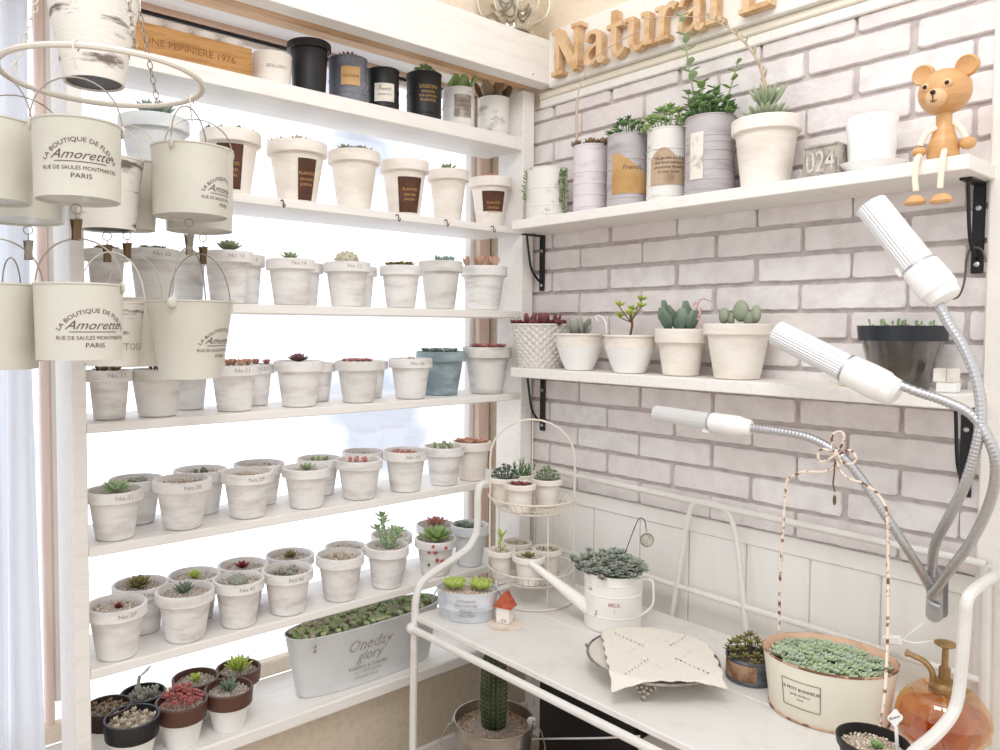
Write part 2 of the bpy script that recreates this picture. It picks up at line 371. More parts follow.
def plant(kind, pal, R, mb=None):
    """plant body rooted at the origin, R = radius it may fill"""
    mb = mb or MB(); r = rnd
    if kind in ('small', 'haw', 'stub', 'clus', 'ros', 'pink3', 'paddle', 'dome'): R = R*1.3
    if kind == 'fill': R = R*1.08
    def disc(k, f=.75):
        if kind in ('clus', 'stub', 'pink3', 'paddle'): f *= .85
        return [(R*f*sqrt((i+.5)/k)*cos(i*2.4), R*f*sqrt((i+.5)/k)*sin(i*2.4), 0) for i in range(k)]
    if kind == 'ros': rosette(mb, (0, 0, 0), R*.8, 26, pal)
    elif kind == 'bigros': rosette(mb, (0, 0, .004), R*1.05, 34, pal, w=.4, el0=.1)
    elif kind == 'small': rosette(mb, (0, 0, 0), R*.42, 16, pal, el0=.3)
    elif kind == 'pink3':
        for p in disc(5): rosette(mb, p, R*.34, 12, pal, w=.4, el0=.5)
    elif kind == 'clus':
        for p in disc(7, .62): rosette(mb, p, R*.36, 12, pal, w=.5, el0=.35)
    elif kind == 'fill':
        for p in disc(14, .85): rosette(mb, p, R*.28, 9, pal, w=.5, el0=.4)
    elif kind == 'stub':
        for p in disc(6, .5):
            for j in range(4): mb.leaf(p, r.uniform(0, 6.3), r.uniform(.7, 1.35), R*.3, R*.09, R*.08, jit(PAL[pal][0]), jit(PAL[pal][1]))
    elif kind == 'haw': rosette(mb, (0, 0, 0), R*.62, 22, pal, w=.26, el0=.5, el1=1.4, thick=.16, curve=.25, tip=.1)
    elif kind == 'spik': rosette(mb, (0, 0, 0), R*1.05, 34, pal, w=.2, el0=.45, el1=1.4, thick=.14, curve=.2, tip=.1)
    elif kind == 'tall':
        for p in disc(9, .5): sprig(mb, p, (p[0]*1.8, p[1]*1.8, R*r.uniform(.7, 1.1)), 9, R*.4, R*.13, pal)
    elif kind == 'dome':
        mb.ball((0, 0, R*.1), R*.4, 14, 8, c=PAL[pal][0], sc=(1, 1, .8))
        for i in range(24):
            a = i*2.4; z = i/24; q = (R*.4*cos(a)*sqrt(1-z*z), R*.4*sin(a)*sqrt(1-z*z), R*.1+R*.32*z); mb.ball(q, R*.05, 5, 4, c=PAL[pal][1])
    elif kind == 'paddle':
        ca, cb = PAL[pal]
        for p in disc(7, .5): mb.leaf(p, r.uniform(0, 6.3), r.uniform(.9, 1.4), R*r.uniform(.5, .8), R*.42, R*.2, jit(ca), jit(cb), curve=.1, tip=1.2)
    elif kind == 'moss':
        ca, cb = PAL[pal]
        for p in disc(30, .85):
            for j in range(3): mb.leaf(p, r.uniform(0, 6.3), r.uniform(.5, 1.4), R*.16, R*.1, R*.09, jit(ca, .25), jit(cb, .2))
    elif kind == 'jade':
        for i in range(6):
            a = i*1.05; t = (R*.6*cos(a), R*.6*sin(a), R*r.uniform(.6, 1.6)); sprig(mb, (t[0]*.2, t[1]*.2, 0), t, 10, R*.42, R*.2, pal, T=.4)
            rosette(mb, t, R*.46, 14, pal, w=.4, el0=.1)
    elif kind == 'twig':
        for i in range(14):
            a = i*2.4; t = (R*.8*cos(a)*sqrt(i/14), R*.8*sin(a)*sqrt(i/14), R*r.uniform(.5, .9)); sprig(mb, (t[0]*.6, t[1]*.6, 0), t, 6, R*.2, R*.1, pal)
    elif kind == 'bonsai':
        tb = catmull([(0, 0, 0), (R*.1, 0, R*.5), (0, R*.05, R*.9)], 4); mb.tube(tb, R*.05, 6, c=G(120, 84, 60))
        for a, zz in ((0, 1.2), (2.1, 1.1), (4.2, 1.25), (3.3, .8), (1.2, 1.5), (5.3, .9)):
            t = (R*.5*cos(a), R*.5*sin(a), R*zz); mb.tube([(0, R*.03, R*.6), t], R*.025, 5, c=G(120, 100, 60)); rosette(mb, t, R*.36, 12, pal, w=.36, el0=.2)
    elif kind == 'bush':
        for i in range(26):
            a = i*2.4; q = sqrt((i+.5)/26); t = (R*.85*q*cos(a), R*.85*q*sin(a), R*(.62*(1-q*q)+r.uniform(.05, .28)))
            mb.tube([(t[0]*.5, t[1]*.5, -.002), t], R*.02, 4, c=jit(PAL[pal][0])); rosette(mb, t, R*.26, 9, pal, w=.5, el0=-.1, el1=1.2, tip=.6)
    elif kind == 'sprout':
        sprig(mb, (0, 0, 0), (0, 0, R*.9), 4, R*.5, R*.22, pal)
        for j in range(3): mb.leaf((0, 0, R*.85), j*2.1, 1.1, R*.7, R*.26, R*.1, *PAL[pal], curve=-.1)
    return mb
def gravel(mb, R, n, z=0, sx=1, sy=1, size=.0022, cols=((222, 212, 202), (202, 188, 174), (176, 160, 146), (232, 226, 218))):
    for i in range(n):
        a = i*2.39996; q = R*sqrt((i+.5)/n)*.97; s = size*rnd.uniform(.7, 1.3); x, y = q*cos(a)*sx, q*sin(a)*sy; zz = z+rnd.uniform(-.3, .5)*s
        c = jit(rgb(*rnd.choice(cols))[:3], .15)+(1,)
        mb.add([(x+s, y, zz), (x, y+s, zz), (x-s, y, zz), (x, y-s, zz), (x+s*.2, y, zz+s*.8), (x, y, zz-s)],
               [(0, 1, 4), (1, 2, 4), (2, 3, 4), (3, 0, 4), (1, 0, 5), (2, 1, 5), (3, 2, 5), (0, 3, 5)], c)
def campos_angle(p): return atan2(CAM.y-p[1], CAM.x-p[0])

# ---------------------------------------------------------------- pots
def pot_mb(R, h, rb=.68, lip=.22, t=.0045, soil=.012, n=36, over=.006):
    Rr = R-over; zl = h*(1-lip); rB = R*rb
    mb = MB()
    mb.lathe([(rB-.003, 0), (rB, .002), (Rr-.0015, zl), (R-.0015, zl), (R, zl+.0015), (R, h-.0015), (R-.0015, h), (R-t, h), (R-t-.0012, h-.002),
              (R-t-.002, h-soil-.006), (0, h-soil-.006)], n)
    return mb, (lambda z: R if z > zl else rB+(Rr-rB)*z/zl)
def potted(name, base, R, h, kind, pal, label, cat='plant pot', group=None, clay=POTW, psize=1, lines=None, phi=None, rb=.68, lip=.22,
           pebbles=True, patchspec=None, soil=None, soilz=.012, wob=True, plantname='succulent', ring_m=None, lift=0):
    t = thing(name, base, label, cat, group, rz=0)
    mb, rad = pot_mb(R, h, rb, lip, soil=soilz)
    po = mb.build('pot', clay, t)
    g = MB(); ri = R-.0075; zs = h-soilz
    g.m = 0; g.lathe([(ri+.001, zs-.003), (ri*.8, zs), (ri*.3, zs+.001), (0, zs+.0012)], 20)
    if pebbles: g.m = 1; gravel(g, ri*.95, 110, zs+.001)
    g.build('gravel' if pebbles else 'soil', [soil or (GRAVELB if pebbles else SOIL), PEBBLE], t)
    if kind != 'none':
        pm = plant(kind, pal, ri*psize); ob = pm.build(plantname, LEAF, t, (rnd.uniform(-.06, .06)*R, rnd.uniform(-.06, .06)*R, zs+lift), rz=rnd.uniform(0, 6)); ob.data.update()
    a0 = campos_angle(base)
    if patchspec:
        m_, hw, z0, z1, dphi = patchspec; lb = MB(); patch(lb, rad, a0+dphi, hw, z0*h, z1*h); lo = lb.build('paper_label', m_, t)
    if lines:
        lt = MB(); ink, zz, ls = lines; wrap(lt, ls, a0+(phi or 0), zz*h, rad, off=.0009); lt.build('lettering', ink, lo if patchspec else po)
    return t

# ================================================================= THE ROOM
FLZ = .45
mb = MB(); mb.box((-.4, -3.2, FLZ-.05), (3.4, .2, FLZ)); structure('floor', mb, mat('floor_wood', rgb(196, 180, 162), .5, vcol=rgb(178, 160, 142), vs=6, vstretch=(1, 9, 1)))
# brick wall: bricks, mortar, panelling below, wallpaper above
mb = MB(); mb.box((-.05, .0045, 1.1), (1.4, .06, 2.05)); structure('wall_back', mb, MORTAR)
mb = MB(); BH = .0535; BL = .1775; br = random.Random(3)
for c in range(18):
    z0 = 1.105+BH*c; ph = .05 if c % 2 else .1396
    for k in range(-2, 6):
        x0 = ph+BL*k+br.uniform(-.003, .003); x1 = ph+BL*(k+1)+br.uniform(-.003, .003); x0 += .0035; x1 -= .0035
        if x0 > 1.0: continue
        x0 = max(x0, -.045); x1 = min(x1, 1.0)
        if x1-x0 < .012: continue
        za, zb = z0+.0038+br.uniform(0, .0012), min(z0+BH-.0032-br.uniform(0, .0012), 2.046)
        if zb-za < .01: continue
        n = 12; pr = []
        def wob(): return br.uniform(-.0009, .0009)
        for i in range(n+1): pr.append((x0+.003+(x1-x0-.006)*i/n, za+wob()))
        for i in range(4): pr.append((x1+wob(), za+.004+(zb-za-.008)*i/3))
        for i in range(n+1): pr.append((x1-.003-(x1-x0-.006)*i/n, zb+wob()))
        for i in range(4): pr.append((x0+wob(), zb-.004-(zb-za-.008)*i/3))
        cx, cz = (x0+x1)/2, (za+zb)/2; m = len(pr); v = []
        for dy, ins in ((.006, 0), (-.0022, 0), (-.0042, .0014)):
            for x, z in pr:
                L = ins; v.append((x-(L if x > cx else -L), dy, z-(L if z > cz else -L)))
        fs = [(r*m+i, r*m+(i+1) % m, (r+1)*m+(i+1) % m, (r+1)*m+i) for r in range(2) for i in range(m)]; fs.append(tuple(2*m+i for i in range(m)))
        t = br.uniform(0, 1); c0 = tuple(a*(1-t)+b*t for a, b in zip(rgb(237, 233, 231), rgb(230, 221, 219)))
        mb.add(v, fs, c0)
structure('wall_back_bricks', mb, BRICK)
mb = MB(); mb.box((-.05, .006, FLZ), (1.4, .06, 1.1)); gx = [-.05, .0, .066, .189, .32, .445, .574, .70, .823, .945, 1.07]
for a, b in zip(gx, gx[1:]): mb.bbox((a+.0015, 0, FLZ), (b-.0015, .01, 1.075), .002)
for a, b in ((.196, .567), (.581, .816)): pass
mb.bbox((-.05, -.004, 1.072), (1.4, .01, 1.105), .003)
structure('wall_back_panelling', mb, PANEL)
mb = MB(); mb.box((-.05, .0, 2.05), (1.4, .06, 2.7)); structure('wall_back_upper', mb, BEIGE2)
# trim above the bricks
mb = MB(); mb.bbox((.012, -.012, 2.046), (1.4, .0, 2.066), .002); structure('trim_1', mb, WHITEWOOD)
mb = MB(); mb.bbox((.012, -.016, 2.0665), (1.4, 0, 2.0832), .003); structure('trim_2', mb, mat('cream_trim', rgb(238, 230, 214), .5))
# white post on the right
mb = MB(); mb.bbox((.966, -.02, FLZ), (1.012, .0, 2.7), .003); mb.bbox((1.013, -.026, FLZ), (1.5, .0, 2.7), .003); structure('trim_3', mb, WALLWHITE)
# window wall
mb = MB()
mb.box((-.22, -3.2, FLZ), (-.03, .06, .692)); mb.box((-.22, -3.2, 2.19), (-.03, .06, 2.7)); mb.box((-.22, .0045, .692), (-.05, .06, 2.19))
mb.box((-.22, -3.2, .692), (-.03, -1.75, 2.19))
structure('wall_left', mb, BEIGE)
mb = MB(); mb.bbox((-.19, -1.75, .692), (.0, .0, .718), .003); structure('trim_4', mb, WHITEWOOD)          # window board
mb = MB(); mb.bbox((-.03, -3.2, FLZ), (-.018, .0, .523), .004); structure('baseboard_left', mb, WHITEWOOD)
mb = MB(); mb.bbox((.0, -.012, FLZ), (1.4, .0, .523), .004); structure('baseboard_back', mb, WHITEWOOD)
# window: frame, sash bars, pane
t = thing('window_1', (-.2, -.9, 1.4), None, None); t['kind'] = 'structure'
def wpart(n, m, *bx):
    mb = MB()
    for a, b in bx: mb.bbox(tuple(Vector(a)-Vector(t.location)), tuple(Vector(b)-Vector(t.location)), .003)
    return mb.build(n, m, t)
wpart('casing', PINKWOOD, ((-.22, -.042, .72), (-.175, .0, 2.19)), ((-.22, -1.105, .72), (-.195, -1.09, 2.19)))
wpart('head_casing', PINKWOODY, ((-.22, -1.75, 2.115), (-.185, -.042, 2.19)))
wpart('sash', WALLWHITE, ((-.215, -.06, .79), (-.19, -.043, 2.115)), ((-.215, -1.0895, .79), (-.2, -1.06, 2.115)), ((-.215, -1.75, 2.095), (-.192, -.043, 2.109)))
wpart('sash_rail', BEIGE2, ((-.215, -1.75, .718), (-.188, -.043, .752)))
wpart('sash_dark_strip', BLACKM, ((-.212, -1.75, 2.109), (-.19, -.043, 2.115)))  # thin black strip between the top sash bar and the head casing
mb = MB(); mb.box((-.012, -.85, -.655), (-.008, .85, .7)); mb.build('glass', PANE, t)
# trims between the window head and the beam
mb = MB(); mb.bbox((-.185, -1.75, 2.125), (-.12, .0, 2.16), .004); structure('trim_5', mb, WHITEWOOD)
mb = MB(); mb.bbox((-.118, -1.75, 2.122), (-.06, .0, 2.135), .003); structure('trim_6', mb, RAWWOOD)
mb = MB(); mb.box((-.03, -3.2, 2.2), (-.02, .0, 2.7)); structure('wall_left_upper', mb, BEIGE2)
# sheer curtain
mb = MB(); n = 120; v = []; zz = [.74, 1.1, 1.5, 1.9, 2.2]
for i in range(n+1):
    y = -1.128-.55*i/n
    for z in zz: v.append((-.13+.022*sin(i*.52+.3*sin(z*2))+.008*sin(i*1.3), y+.006*sin(z*3+i*.3), z))
fs = [(i*5+j, i*5+5+j, i*5+6+j, i*5+1+j) for i in range(n) for j in range(4)]; mb.add(v, fs)
tag(mb.build('sheer_curtain', CURTAIN, sharp=80), 'sheer bluish white curtain hanging left of the shelf unit', 'curtain')

# ================================================================= SHELF UNIT
SH = {1: (1.969, .031, .13), 2: (1.748, .017, .16), 3: (1.5425, .018, .16), 4: (1.337, .0165, .165), 5: (1.1285, .0165, .165), 6: (.919, .0165, .165)}
t = thing('window_shelf_unit', (0, -.58, .718), 'white painted wooden shelf unit with six boards across the window', 'shelf unit')
L = Vector(t.location)
def upart(n, a, b, m=WHITEWOOD, r=.0015):
    mb = MB(); mb.bbox(tuple(Vector(a)-L), tuple(Vector(b)-L), r); return mb.build(n, m, t)
upart('side_post', (-.105, -1.101, .719), (0, -1.078, 2.085)); upart('side_post', (-.088, -.0575, .719), (0, -.018, 2.085))
for k, (z, th, d) in SH.items(): upart('shelf_board', (-d, -1.0775, z-th), (-.0005, -.058, z))
for px, py in ((281, 205), (396, 219), (444.5, 224), (491, 230)):
    p = at(px, py, 'x', .0)-L; mb = MB(); z = p.z+.008
    mb.tube(catmull([(0, p.y, z), (.006, p.y, z+.001), (.01, p.y, z-.004), (.009, p.y, z-.011), (.013, p.y, z-.014), (.017, p.y, z-.008)], 4), .0013, 6)
    mb.build('cup_hook', DBRASS, t)
# beam in front of the top of the unit
t = thing('ceiling_beam', (.035, -.9, 2.09), 'thick white painted wooden beam above the window shelves', 'beam')
mb = MB(); mb.bbox((-.014, -1.1, .004), (.021, .885, .108), .002); mb.build('board', WHITEWOOD, t)
mb = MB(); mb.bbox((-.016, -1.1, -.0005), (.026, .889, .0035), .001); mb.build('bottom_moulding', WHITEWOOD, t)
mb = MB(); mb.bbox((-.05, -1.1, .002), (-.015, .85, .018), .001); mb.build('rear_strip', RAWWOOD, t)
mb = MB(); p = at(533, 77, 'x', .057); mb.ball((.0215, p.y+.9, .014), .0022, 8, 6); mb.build('nail', STEEL, t)

# ================================================================= WALL SHELVES
US, LS = 1.7535, 1.4055
for nm, z, x0, x1, lb in (('u', US, .047, .974, 'long white wooden wall shelf carrying tins and the wooden bear'), ('l', LS, .045, .974, 'long white wooden wall shelf carrying the basket and cream pots')):
    mb = MB(); mb.bbox((0, -.14, -.022), (x1-x0, 0-.0045, 0), .0015)
    tag(mb.build('wall_shelf', WHITEWOOD, None, (x0, 0, z)), lb, 'shelf', 'white shelves on the brick wall')
def bracket(x, z, l, label, cable=False):
    t = thing('shelf_bracket', (x, -.0045, z), label, 'bracket', 'black shelf brackets')
    mb = MB(); mb.bbox((-.0085, -.0045, -l), (.0085, -.0005, 0), .001); mb.build('wall_bar', BLACKM, t)
    mb = MB(); mb.bbox((-.0085, -.07, -.004), (.0085, -.004, -.0002), .001); mb.build('shelf_bar', BLACKM, t)
    mb = MB(); mb.tube(catmull([(0, -.058, -.004), (0, -.054, -.03), (0, -.042, -l*.6), (0, -.018, -l*.8), (0, -.004, -l*.84)], 5), .003, 6); mb.build('brace', BLACKM, t)
    for zz in (-l*.28, -l*.9):
        mb = MB(); mb.lathe([(.004, 0), (.004, .001), (.002, .002), (0, .002)], 12); o = mb.build('screw', CHROME, t, (0, -.0047, zz)); o.rotation_euler.x = pi/2
bracket(.013+.008, US-.0222, .138, 'black metal bracket under the left end of the upper wall shelf')
bracket(.028, LS-.0222, .142, 'black metal bracket under the left end of the lower wall shelf')
bracket(.951, US-.0222, .142, 'black metal bracket under the bear end of the upper wall shelf')
bracket(.945, LS-.0222, .15, 'black metal bracket behind the metal lamp necks under the lower shelf')
# thin cable beside the upper right bracket
mb = MB(); mb.tube(catmull([at(948, 299, 'y', -.03), at(958, 297, 'y', -.03), at(964, 283, 'y', -.03), at(967, 258, 'y', -.03), at(972, 248, 'y', -.03), at(982, 250, 'y', -.025), at(986, 262, 'y', -.03)], 6), .0015, 6)
tag(mb.build('thin_cable', mat('cable_grey', rgb(90, 84, 84), .5)), 'thin dark cable looping on the bricks beside the right bracket', 'cable')

# ================================================================= SIGN
t = thing('wooden_sign', (.056, 0, 2.0835), 'wooden letters of the word Natural standing on a white board', 'sign')
mb = MB(); mb.bbox((0, -.03, 0), (.95, -.0005, .132), .002); mb.build('backing_board', WHITEWOOD, t)
def stroke(mb, pts, ws, d0, d1, k=6):
    P = [Vector((a, b, 0)) for a, b in pts]
    Q = catmull(P, k) if len(P) > 2 and k > 1 else P
    n = len(Q); W = []; mb.k = getattr(mb, 'k', 0)+1; d0 = d0-.0035*mb.k; d1 = d1+.0035*mb.k
    for i in range(n):
        f = i/(n-1)*(len(ws)-1); j = min(int(f), len(ws)-2); W.append(ws[j]*(1-(f-j))+ws[j+1]*(f-j))
    v = []
    for i in range(n):
        tg = (Q[min(i+1, n-1)]-Q[max(i-1, 0)]).normalized(); nn = Vector((-tg.y, tg.x, 0))*W[i]/2
        for q in (Q[i]+nn, Q[i]-nn):
            v += [(q.x, d0, q.y), (q.x, d1, q.y)]
    fs = []
    for i in range(n-1):
        a = i*4; b = a+4; fs += [(a, b, b+2, a+2), (a+1, a+3, b+3, b+1), (a, a+1, b+1, b), (a+2, b+2, b+3, a+3)]
    fs += [(0, 2, 3, 1), ((n-1)*4, (n-1)*4+1, (n-1)*4+3, (n-1)*4+2)]
    mb.add(v, fs)
def letter(ch, mb, d0, d1):
    S = lambda p, w, k=6: stroke(mb, p, w, d0, d1, k)
    if ch == 'N':
        S([(.12, 0), (.12, 1)], [.14, .14], 1); S([(.72, 0), (.72, 1)], [.1, .14], 1); S([(.1, .98), (.72, .02)], [.2, .2], 1)
        S([(-.04, .04), (.28, .04)], [.09, .09], 1); S([(-.02, .96), (.2, .96)], [.09, .09], 1); S([(.58, .96), (.88, .96)], [.09, .09], 1); return .92
    if ch == 'a':
        S([(.06, .52), (.12, .64), (.26, .68), (.4, .62), (.44, .48), (.44, .12), (.5, .02), (.6, .06)], [.12, .09, .09, .12, .15, .15, .13, .06])
        S([(.44, .42), (.26, .36), (.1, .26), (.08, .12), (.18, .03), (.32, .06), (.44, .16)], [.06, .08, .12, .15, .12, .08, .06]); return .62
    if ch == 't':
        S([(.2, .95), (.2, .6), (.2, .16), (.28, .02), (.42, .06), (.48, .14)], [.15, .15, .15, .13, .09, .05]); S([(0, .64), (.42, .64)], [.09, .09], 1); return .5
    if ch == 'u':
        S([(.14, .66), (.14, .2), (.22, .04), (.36, .03), (.5, .14)], [.15, .15, .13, .1, .06]); S([(.54, .66), (.54, .02)], [.15, .15], 1)
        S([(-.02, .64), (.2, .64)], [.08, .08], 1); S([(.4, .64), (.58, .64)], [.08, .08], 1); S([(.5, .04), (.7, .04)], [.08, .08], 1); return .72
    if ch == 'r':
        S([(.16, .66), (.16, .02)], [.15, .15], 1); S([(.18, .4), (.28, .6), (.42, .64), (.5, .58)], [.06, .09, .12, .15]); S([(0, .64), (.2, .64)], [.08, .08], 1); S([(0, .04), (.34, .04)], [.08, .08], 1); return .52
    if ch == 'l':
        S([(.16, 1), (.16, .02)], [.15, .15], 1); S([(0, .98), (.2, .98)], [.08, .08], 1); S([(0, .04), (.34, .04)], [.08, .08], 1); return .36
    if ch == 'L':
        S([(.14, 1), (.14, .02)], [.16, .16], 1); S([(0, .97), (.32, .97)], [.08, .08], 1); S([(0, .04), (.6, .04)], [.09, .09], 1); S([(.58, .02), (.62, .3)], [.12, .05], 1); return .7
x = .036; sc_ = .098
for i, ch in enumerate('Natural L'):
    if ch == ' ': x += .03; continue
    mb = MB(); w = letter(ch, mb, 0, .02/sc_)
    mb.V = [Vector((v.x*sc_, -.054+v.y*sc_, v.z*sc_*1.06)) for v in mb.V]
    o = mb.build('letter', SIGNWOOD, t, (x, 0, .013), sharp=30); x += (w+.035)*sc_

# ================================================================= POTS ON THE WINDOW SHELVES
ORD = ['first', 'second', 'third', 'fourth', 'fifth', 'sixth', 'seventh', 'eighth', 'ninth']
SHN = {1: 'top window shelf', 2: 'second highest window shelf', 3: 'third highest window shelf', 4: 'third lowest window shelf',
       5: 'second lowest window shelf', 6: 'lowest window shelf'}
FRX = {2: -.055, 3: -.048, 4: -.048, 5: -.041, 6: -.040}; BKX = {3: -.122, 4: -.122, 5: -.127, 6: -.127}
# (shelf, row, centre px, rim width px, rim py, kind, palette, size, number, description, extras)
LBL = ('ANTHYRIUM', .1)
def brown(z0=.12, z1=.68, hw=.42, d=.35): return dict(patchspec=(LABELBR, hw, z0, z1, d), lines=(INKG, .34, [('PLANTES', .0085, 0, .012), ('GRASSES', .0075, 0, .001), ('JARDIN', .0075, 0, -.009)]), phi=d)
ROWS = [
 (6, 'F', 116.5, 58, 603, 'small', 'dred', .6, 'No.37', 'whitewashed pot, small dark red sprout', {}),
 (6, 'F', 185, 57.5, 589, 'haw', 'teal', .8, None, 'whitewashed pot, spiky dark green plant', {}),
 (6, 'F', 238.5, 51, 578, 'dome', 'grey', .8, 'No.41', 'whitewashed pot, grey brown mound', {}),
 (6, 'F', 287.5, 51, 568.7, 'clus', 'grey', .8, 'No.42', 'whitewashed pot, tiny grey green rosettes', {}),
 (6, 'F', 340, 48, 553.9, 'stub', 'pale', .9, None, 'whitewashed pot, pale tiny sprouts', {}),
 (6, 'F', 387, 44, 545, 'jade', 'mint', 1.05, None, 'whitewashed pot, tall branching green plant', {}),
 (6, 'F', 435.5, 42, 538, 'bigros', 'green', 1.15, None, 'pot with painted red flowers, green rosette', dict(flowers=1)),
 (6, 'F', 470, 38, 524, 'clus', 'teal', 1, None, 'pale pot, bluish rosettes', dict(clay=POTB)),
 (6, 'B', 140.5, 54, 583, 'ros', 'olive', .75, 'No.3', 'whitewashed pot, brownish olive rosette', {}),
 (6, 'B', 194.5, 52, 574, 'small', 'lime', 1, None, 'whitewashed pot, lime green rosette', {}),
 (6, 'B', 243, 50, 564, 'small', 'dred', .9, None, 'whitewashed pot, dark red rosette', {}),
 (6, 'B', 290, 48, 554, 'small', 'olive', 1, None, 'whitewashed pot, yellow green tuft', {}),
 (6, 'B', 345.5, 42, 546, 'small', 'pale', .8, None, 'whitewashed pot, pale little tuft', {}),
 (6, 'B', 391.5, 42, 534, 'stub', 'pale', .8, None, 'whitewashed pot hidden behind branching plant', {}),
 (6, 'B', 436, 40, 524, 'spik', 'pink', .9, None, 'pot, spiky pinkish brown rosette', {}),
 (5, 'F', 114.3, 55, 489, 'bigros', 'mint', .8, 'No.31', 'whitewashed pot, fat green rosette', {}),
 (5, 'F', 182.5, 56.5, 478.4, 'stub', 'pale', .5, 'No.28', 'whitewashed pot, nearly bare gravel', {}),
 (5, 'F', 247.5, 52, 471, 'clus', 'pale', .55, 'No.29', 'whitewashed pot, beige small plant', {}),
 (5, 'F', 306.5, 49, 466.8, 'small', 'sage', 1.1, None, 'whitewashed pot, two pale green rosettes', {}),
 (5, 'F', 359, 47, 459, 'stub', 'rose', .9, None, 'whitewashed pot, pink red sprouts', {}),
 (5, 'F', 405.5, 45, 450, 'fill', 'pink', .8, 'No.30', 'whitewashed pot, pinkish low rosettes', {}),
 (5, 'F', 444, 41, 446, 'stub', 'sage', 1.3, None, 'whitewashed pot, pale green sprouts', {}),
 (5, 'F', 472, 39, 441, 'clus', 'coral', 1.2, None, 'smooth white pot, coral pink rosettes', dict(clay=POTC)),
 (5, 'B', 136, 52, 478, 'clus', 'grey', .7, None, 'whitewashed pot, grey pink rosettes', {}),
 (5, 'B', 200.5, 52, 469, 'stub', 'teal', .7, None, 'whitewashed pot, dark tiny sprouts', {}),
 (5, 'B', 259, 50, 463, 'none', 'green', 1, None, 'whitewashed pot, bare', {}),
 (5, 'B', 319, 44, 457.7, 'stub', 'green', .8, None, 'whitewashed pot, small green sprouts', {}),
 (5, 'B', 363, 42, 451, 'none', 'green', 1, None, 'whitewashed pot, empty looking', {}),
 (4, 'F', 109, 45, 370, 'clus', 'brown', .9, 'No.33', 'whitewashed pot, low brown plant', {}),
 (4, 'F', 157, 55, 369, 'stub', 'brown', .7, None, 'wide whitewashed pot under the hanging bucket', dict(clay=POTG)),
 (4, 'F', 234, 50, 365, 'pink3', 'coral', 1.1, 'No.21', 'whitewashed pot, orange and pink rosettes', {}),
 (4, 'F', 299, 50, 361, 'ros', 'purple', .6, None, 'whitewashed pot, purplish small rosette', {}),
 (4, 'F', 358.5, 47, 361, 'fill', 'rose', .85, None, 'streaky whitewashed pot, rosy rosettes', dict(clay=POTG)),
 (4, 'F', 410.5, 44, 358.5, 'stub', 'pale', .4, 'No.26', 'whitewashed pot, hardly any plant', {}),
 (4, 'F', 441, 50, 351.5, 'fill', 'blue', .95, None, 'teal painted pot, dense blue green plant', dict(clay=POTT, x=-.085)),
 (4, 'F', 487, 49, 347, 'fill', 'rose', .95, None, 'marbled grey pot, coral red rosettes', dict(clay=POTG)),
 (4, 'B', 189, 42, 368, 'stub', 'green', .6, None, 'whitewashed pot behind the tapered bucket', {}),
 (4, 'B', 254, 41, 364, 'pink3', 'rose', 1.1, 'No.22', 'whitewashed pot, small pink rosettes', {}),
 (4, 'B', 316, 39, 363, 'stub', 'pale', .5, None, 'whitewashed pot, plant not showing', {}),
 (4, 'B', 369.5, 37, 361, 'stub', 'pale', .5, None, 'whitewashed pot, mostly hidden', {}),
 (3, 'F', 106, 42, 250, 'clus', 'brown', .9, None, 'whitewashed pot behind the front buckets', {}),
 (3, 'F', 153, 50, 250, 'clus', 'grey', .8, 'No.35', 'whitewashed pot seen between the hanging buckets', {}),
 (3, 'F', 227.5, 50, 252, 'bigros', 'sage', .75, 'No.10', 'whitewashed pot, broad grey green rosette', {}),
 (3, 'F', 290.5, 49, 260, 'small', 'mint', 1.2, 'No.14', 'whitewashed pot, pointed mint rosette', {}),
 (3, 'F', 347, 47, 263, 'dome', 'pale', 1.1, 'No.12', 'whitewashed pot, round brownish cactus', {}),
 (3, 'F', 401, 43, 266.5, 'clus', 'olive', .95, None, 'whitewashed pot, olive spreading plant', {}),
 (3, 'F', 440.5, 44, 262, 'stub', 'blue', 1, None, 'marbled whitewashed pot, low bluish sprouts', dict(clay=POTG)),
 (3, 'F', 484, 47, 267, 'stub', 'coral', 1.5, None, 'whitewashed pot, thin pinkish sprigs', {}),
 (3, 'B', 188, 40, 253, 'stub', 'green', .6, None, 'whitewashed pot peeking past the bucket handles', {}),
 (3, 'B', 245, 39, 256, 'stub', 'green', .6, 'No.9', 'whitewashed pot, numbered rim, plant hidden', {}),
 (3, 'B', 304, 38, 264, 'stub', 'green', .5, None, 'whitewashed pot, only right edge showing', {}),
 (3, 'B', 359, 36, 267.5, 'stub', 'green', .5, None, 'whitewashed pot, mere sliver showing', {}),
 (2, 'F', 154, 68, 120, 'spik', 'blue', .9, None, 'large bluish grey pot, spiky agave', dict(clay=POTB)),
 (2, 'F', 230.5, 60, 134, 'fill', 'green', 1.0, None, 'large cream pot, brown label, green plant', dict(clay=POTC, **brown(.08, .76, .5, -.02))),
 (2, 'F', 297, 60, 145, 'fill', 'pale', 1.0, None, 'large cream pot, brown label, pale plant', dict(clay=POTC, **brown(.04, .70, .38, .42))),
 (2, 'F', 354, 52, 153.5, 'clus', 'grey', 1.0, None, 'large cream pot without label, grey plant', dict(clay=POTC)),
 (2, 'F', 404.5, 49, 163, 'stub', 'pale', .4, None, 'cream pot, wide brown label, no plant', dict(clay=POTC, **brown(.06, .68, .62, .3))),
 (2, 'F', 448, 42, 172, 'small', 'sage', 1.3, None, 'cream pot without label, pointed green rosette', dict(clay=POTC)),
 (2, 'F', 490.5, 43, 179.5, 'stub', 'pink', .9, None, 'cream pot, brown label, thin tips', dict(clay=POTC, **brown(.3, .70, .66, .2))),
]
from collections import Counter, defaultdict
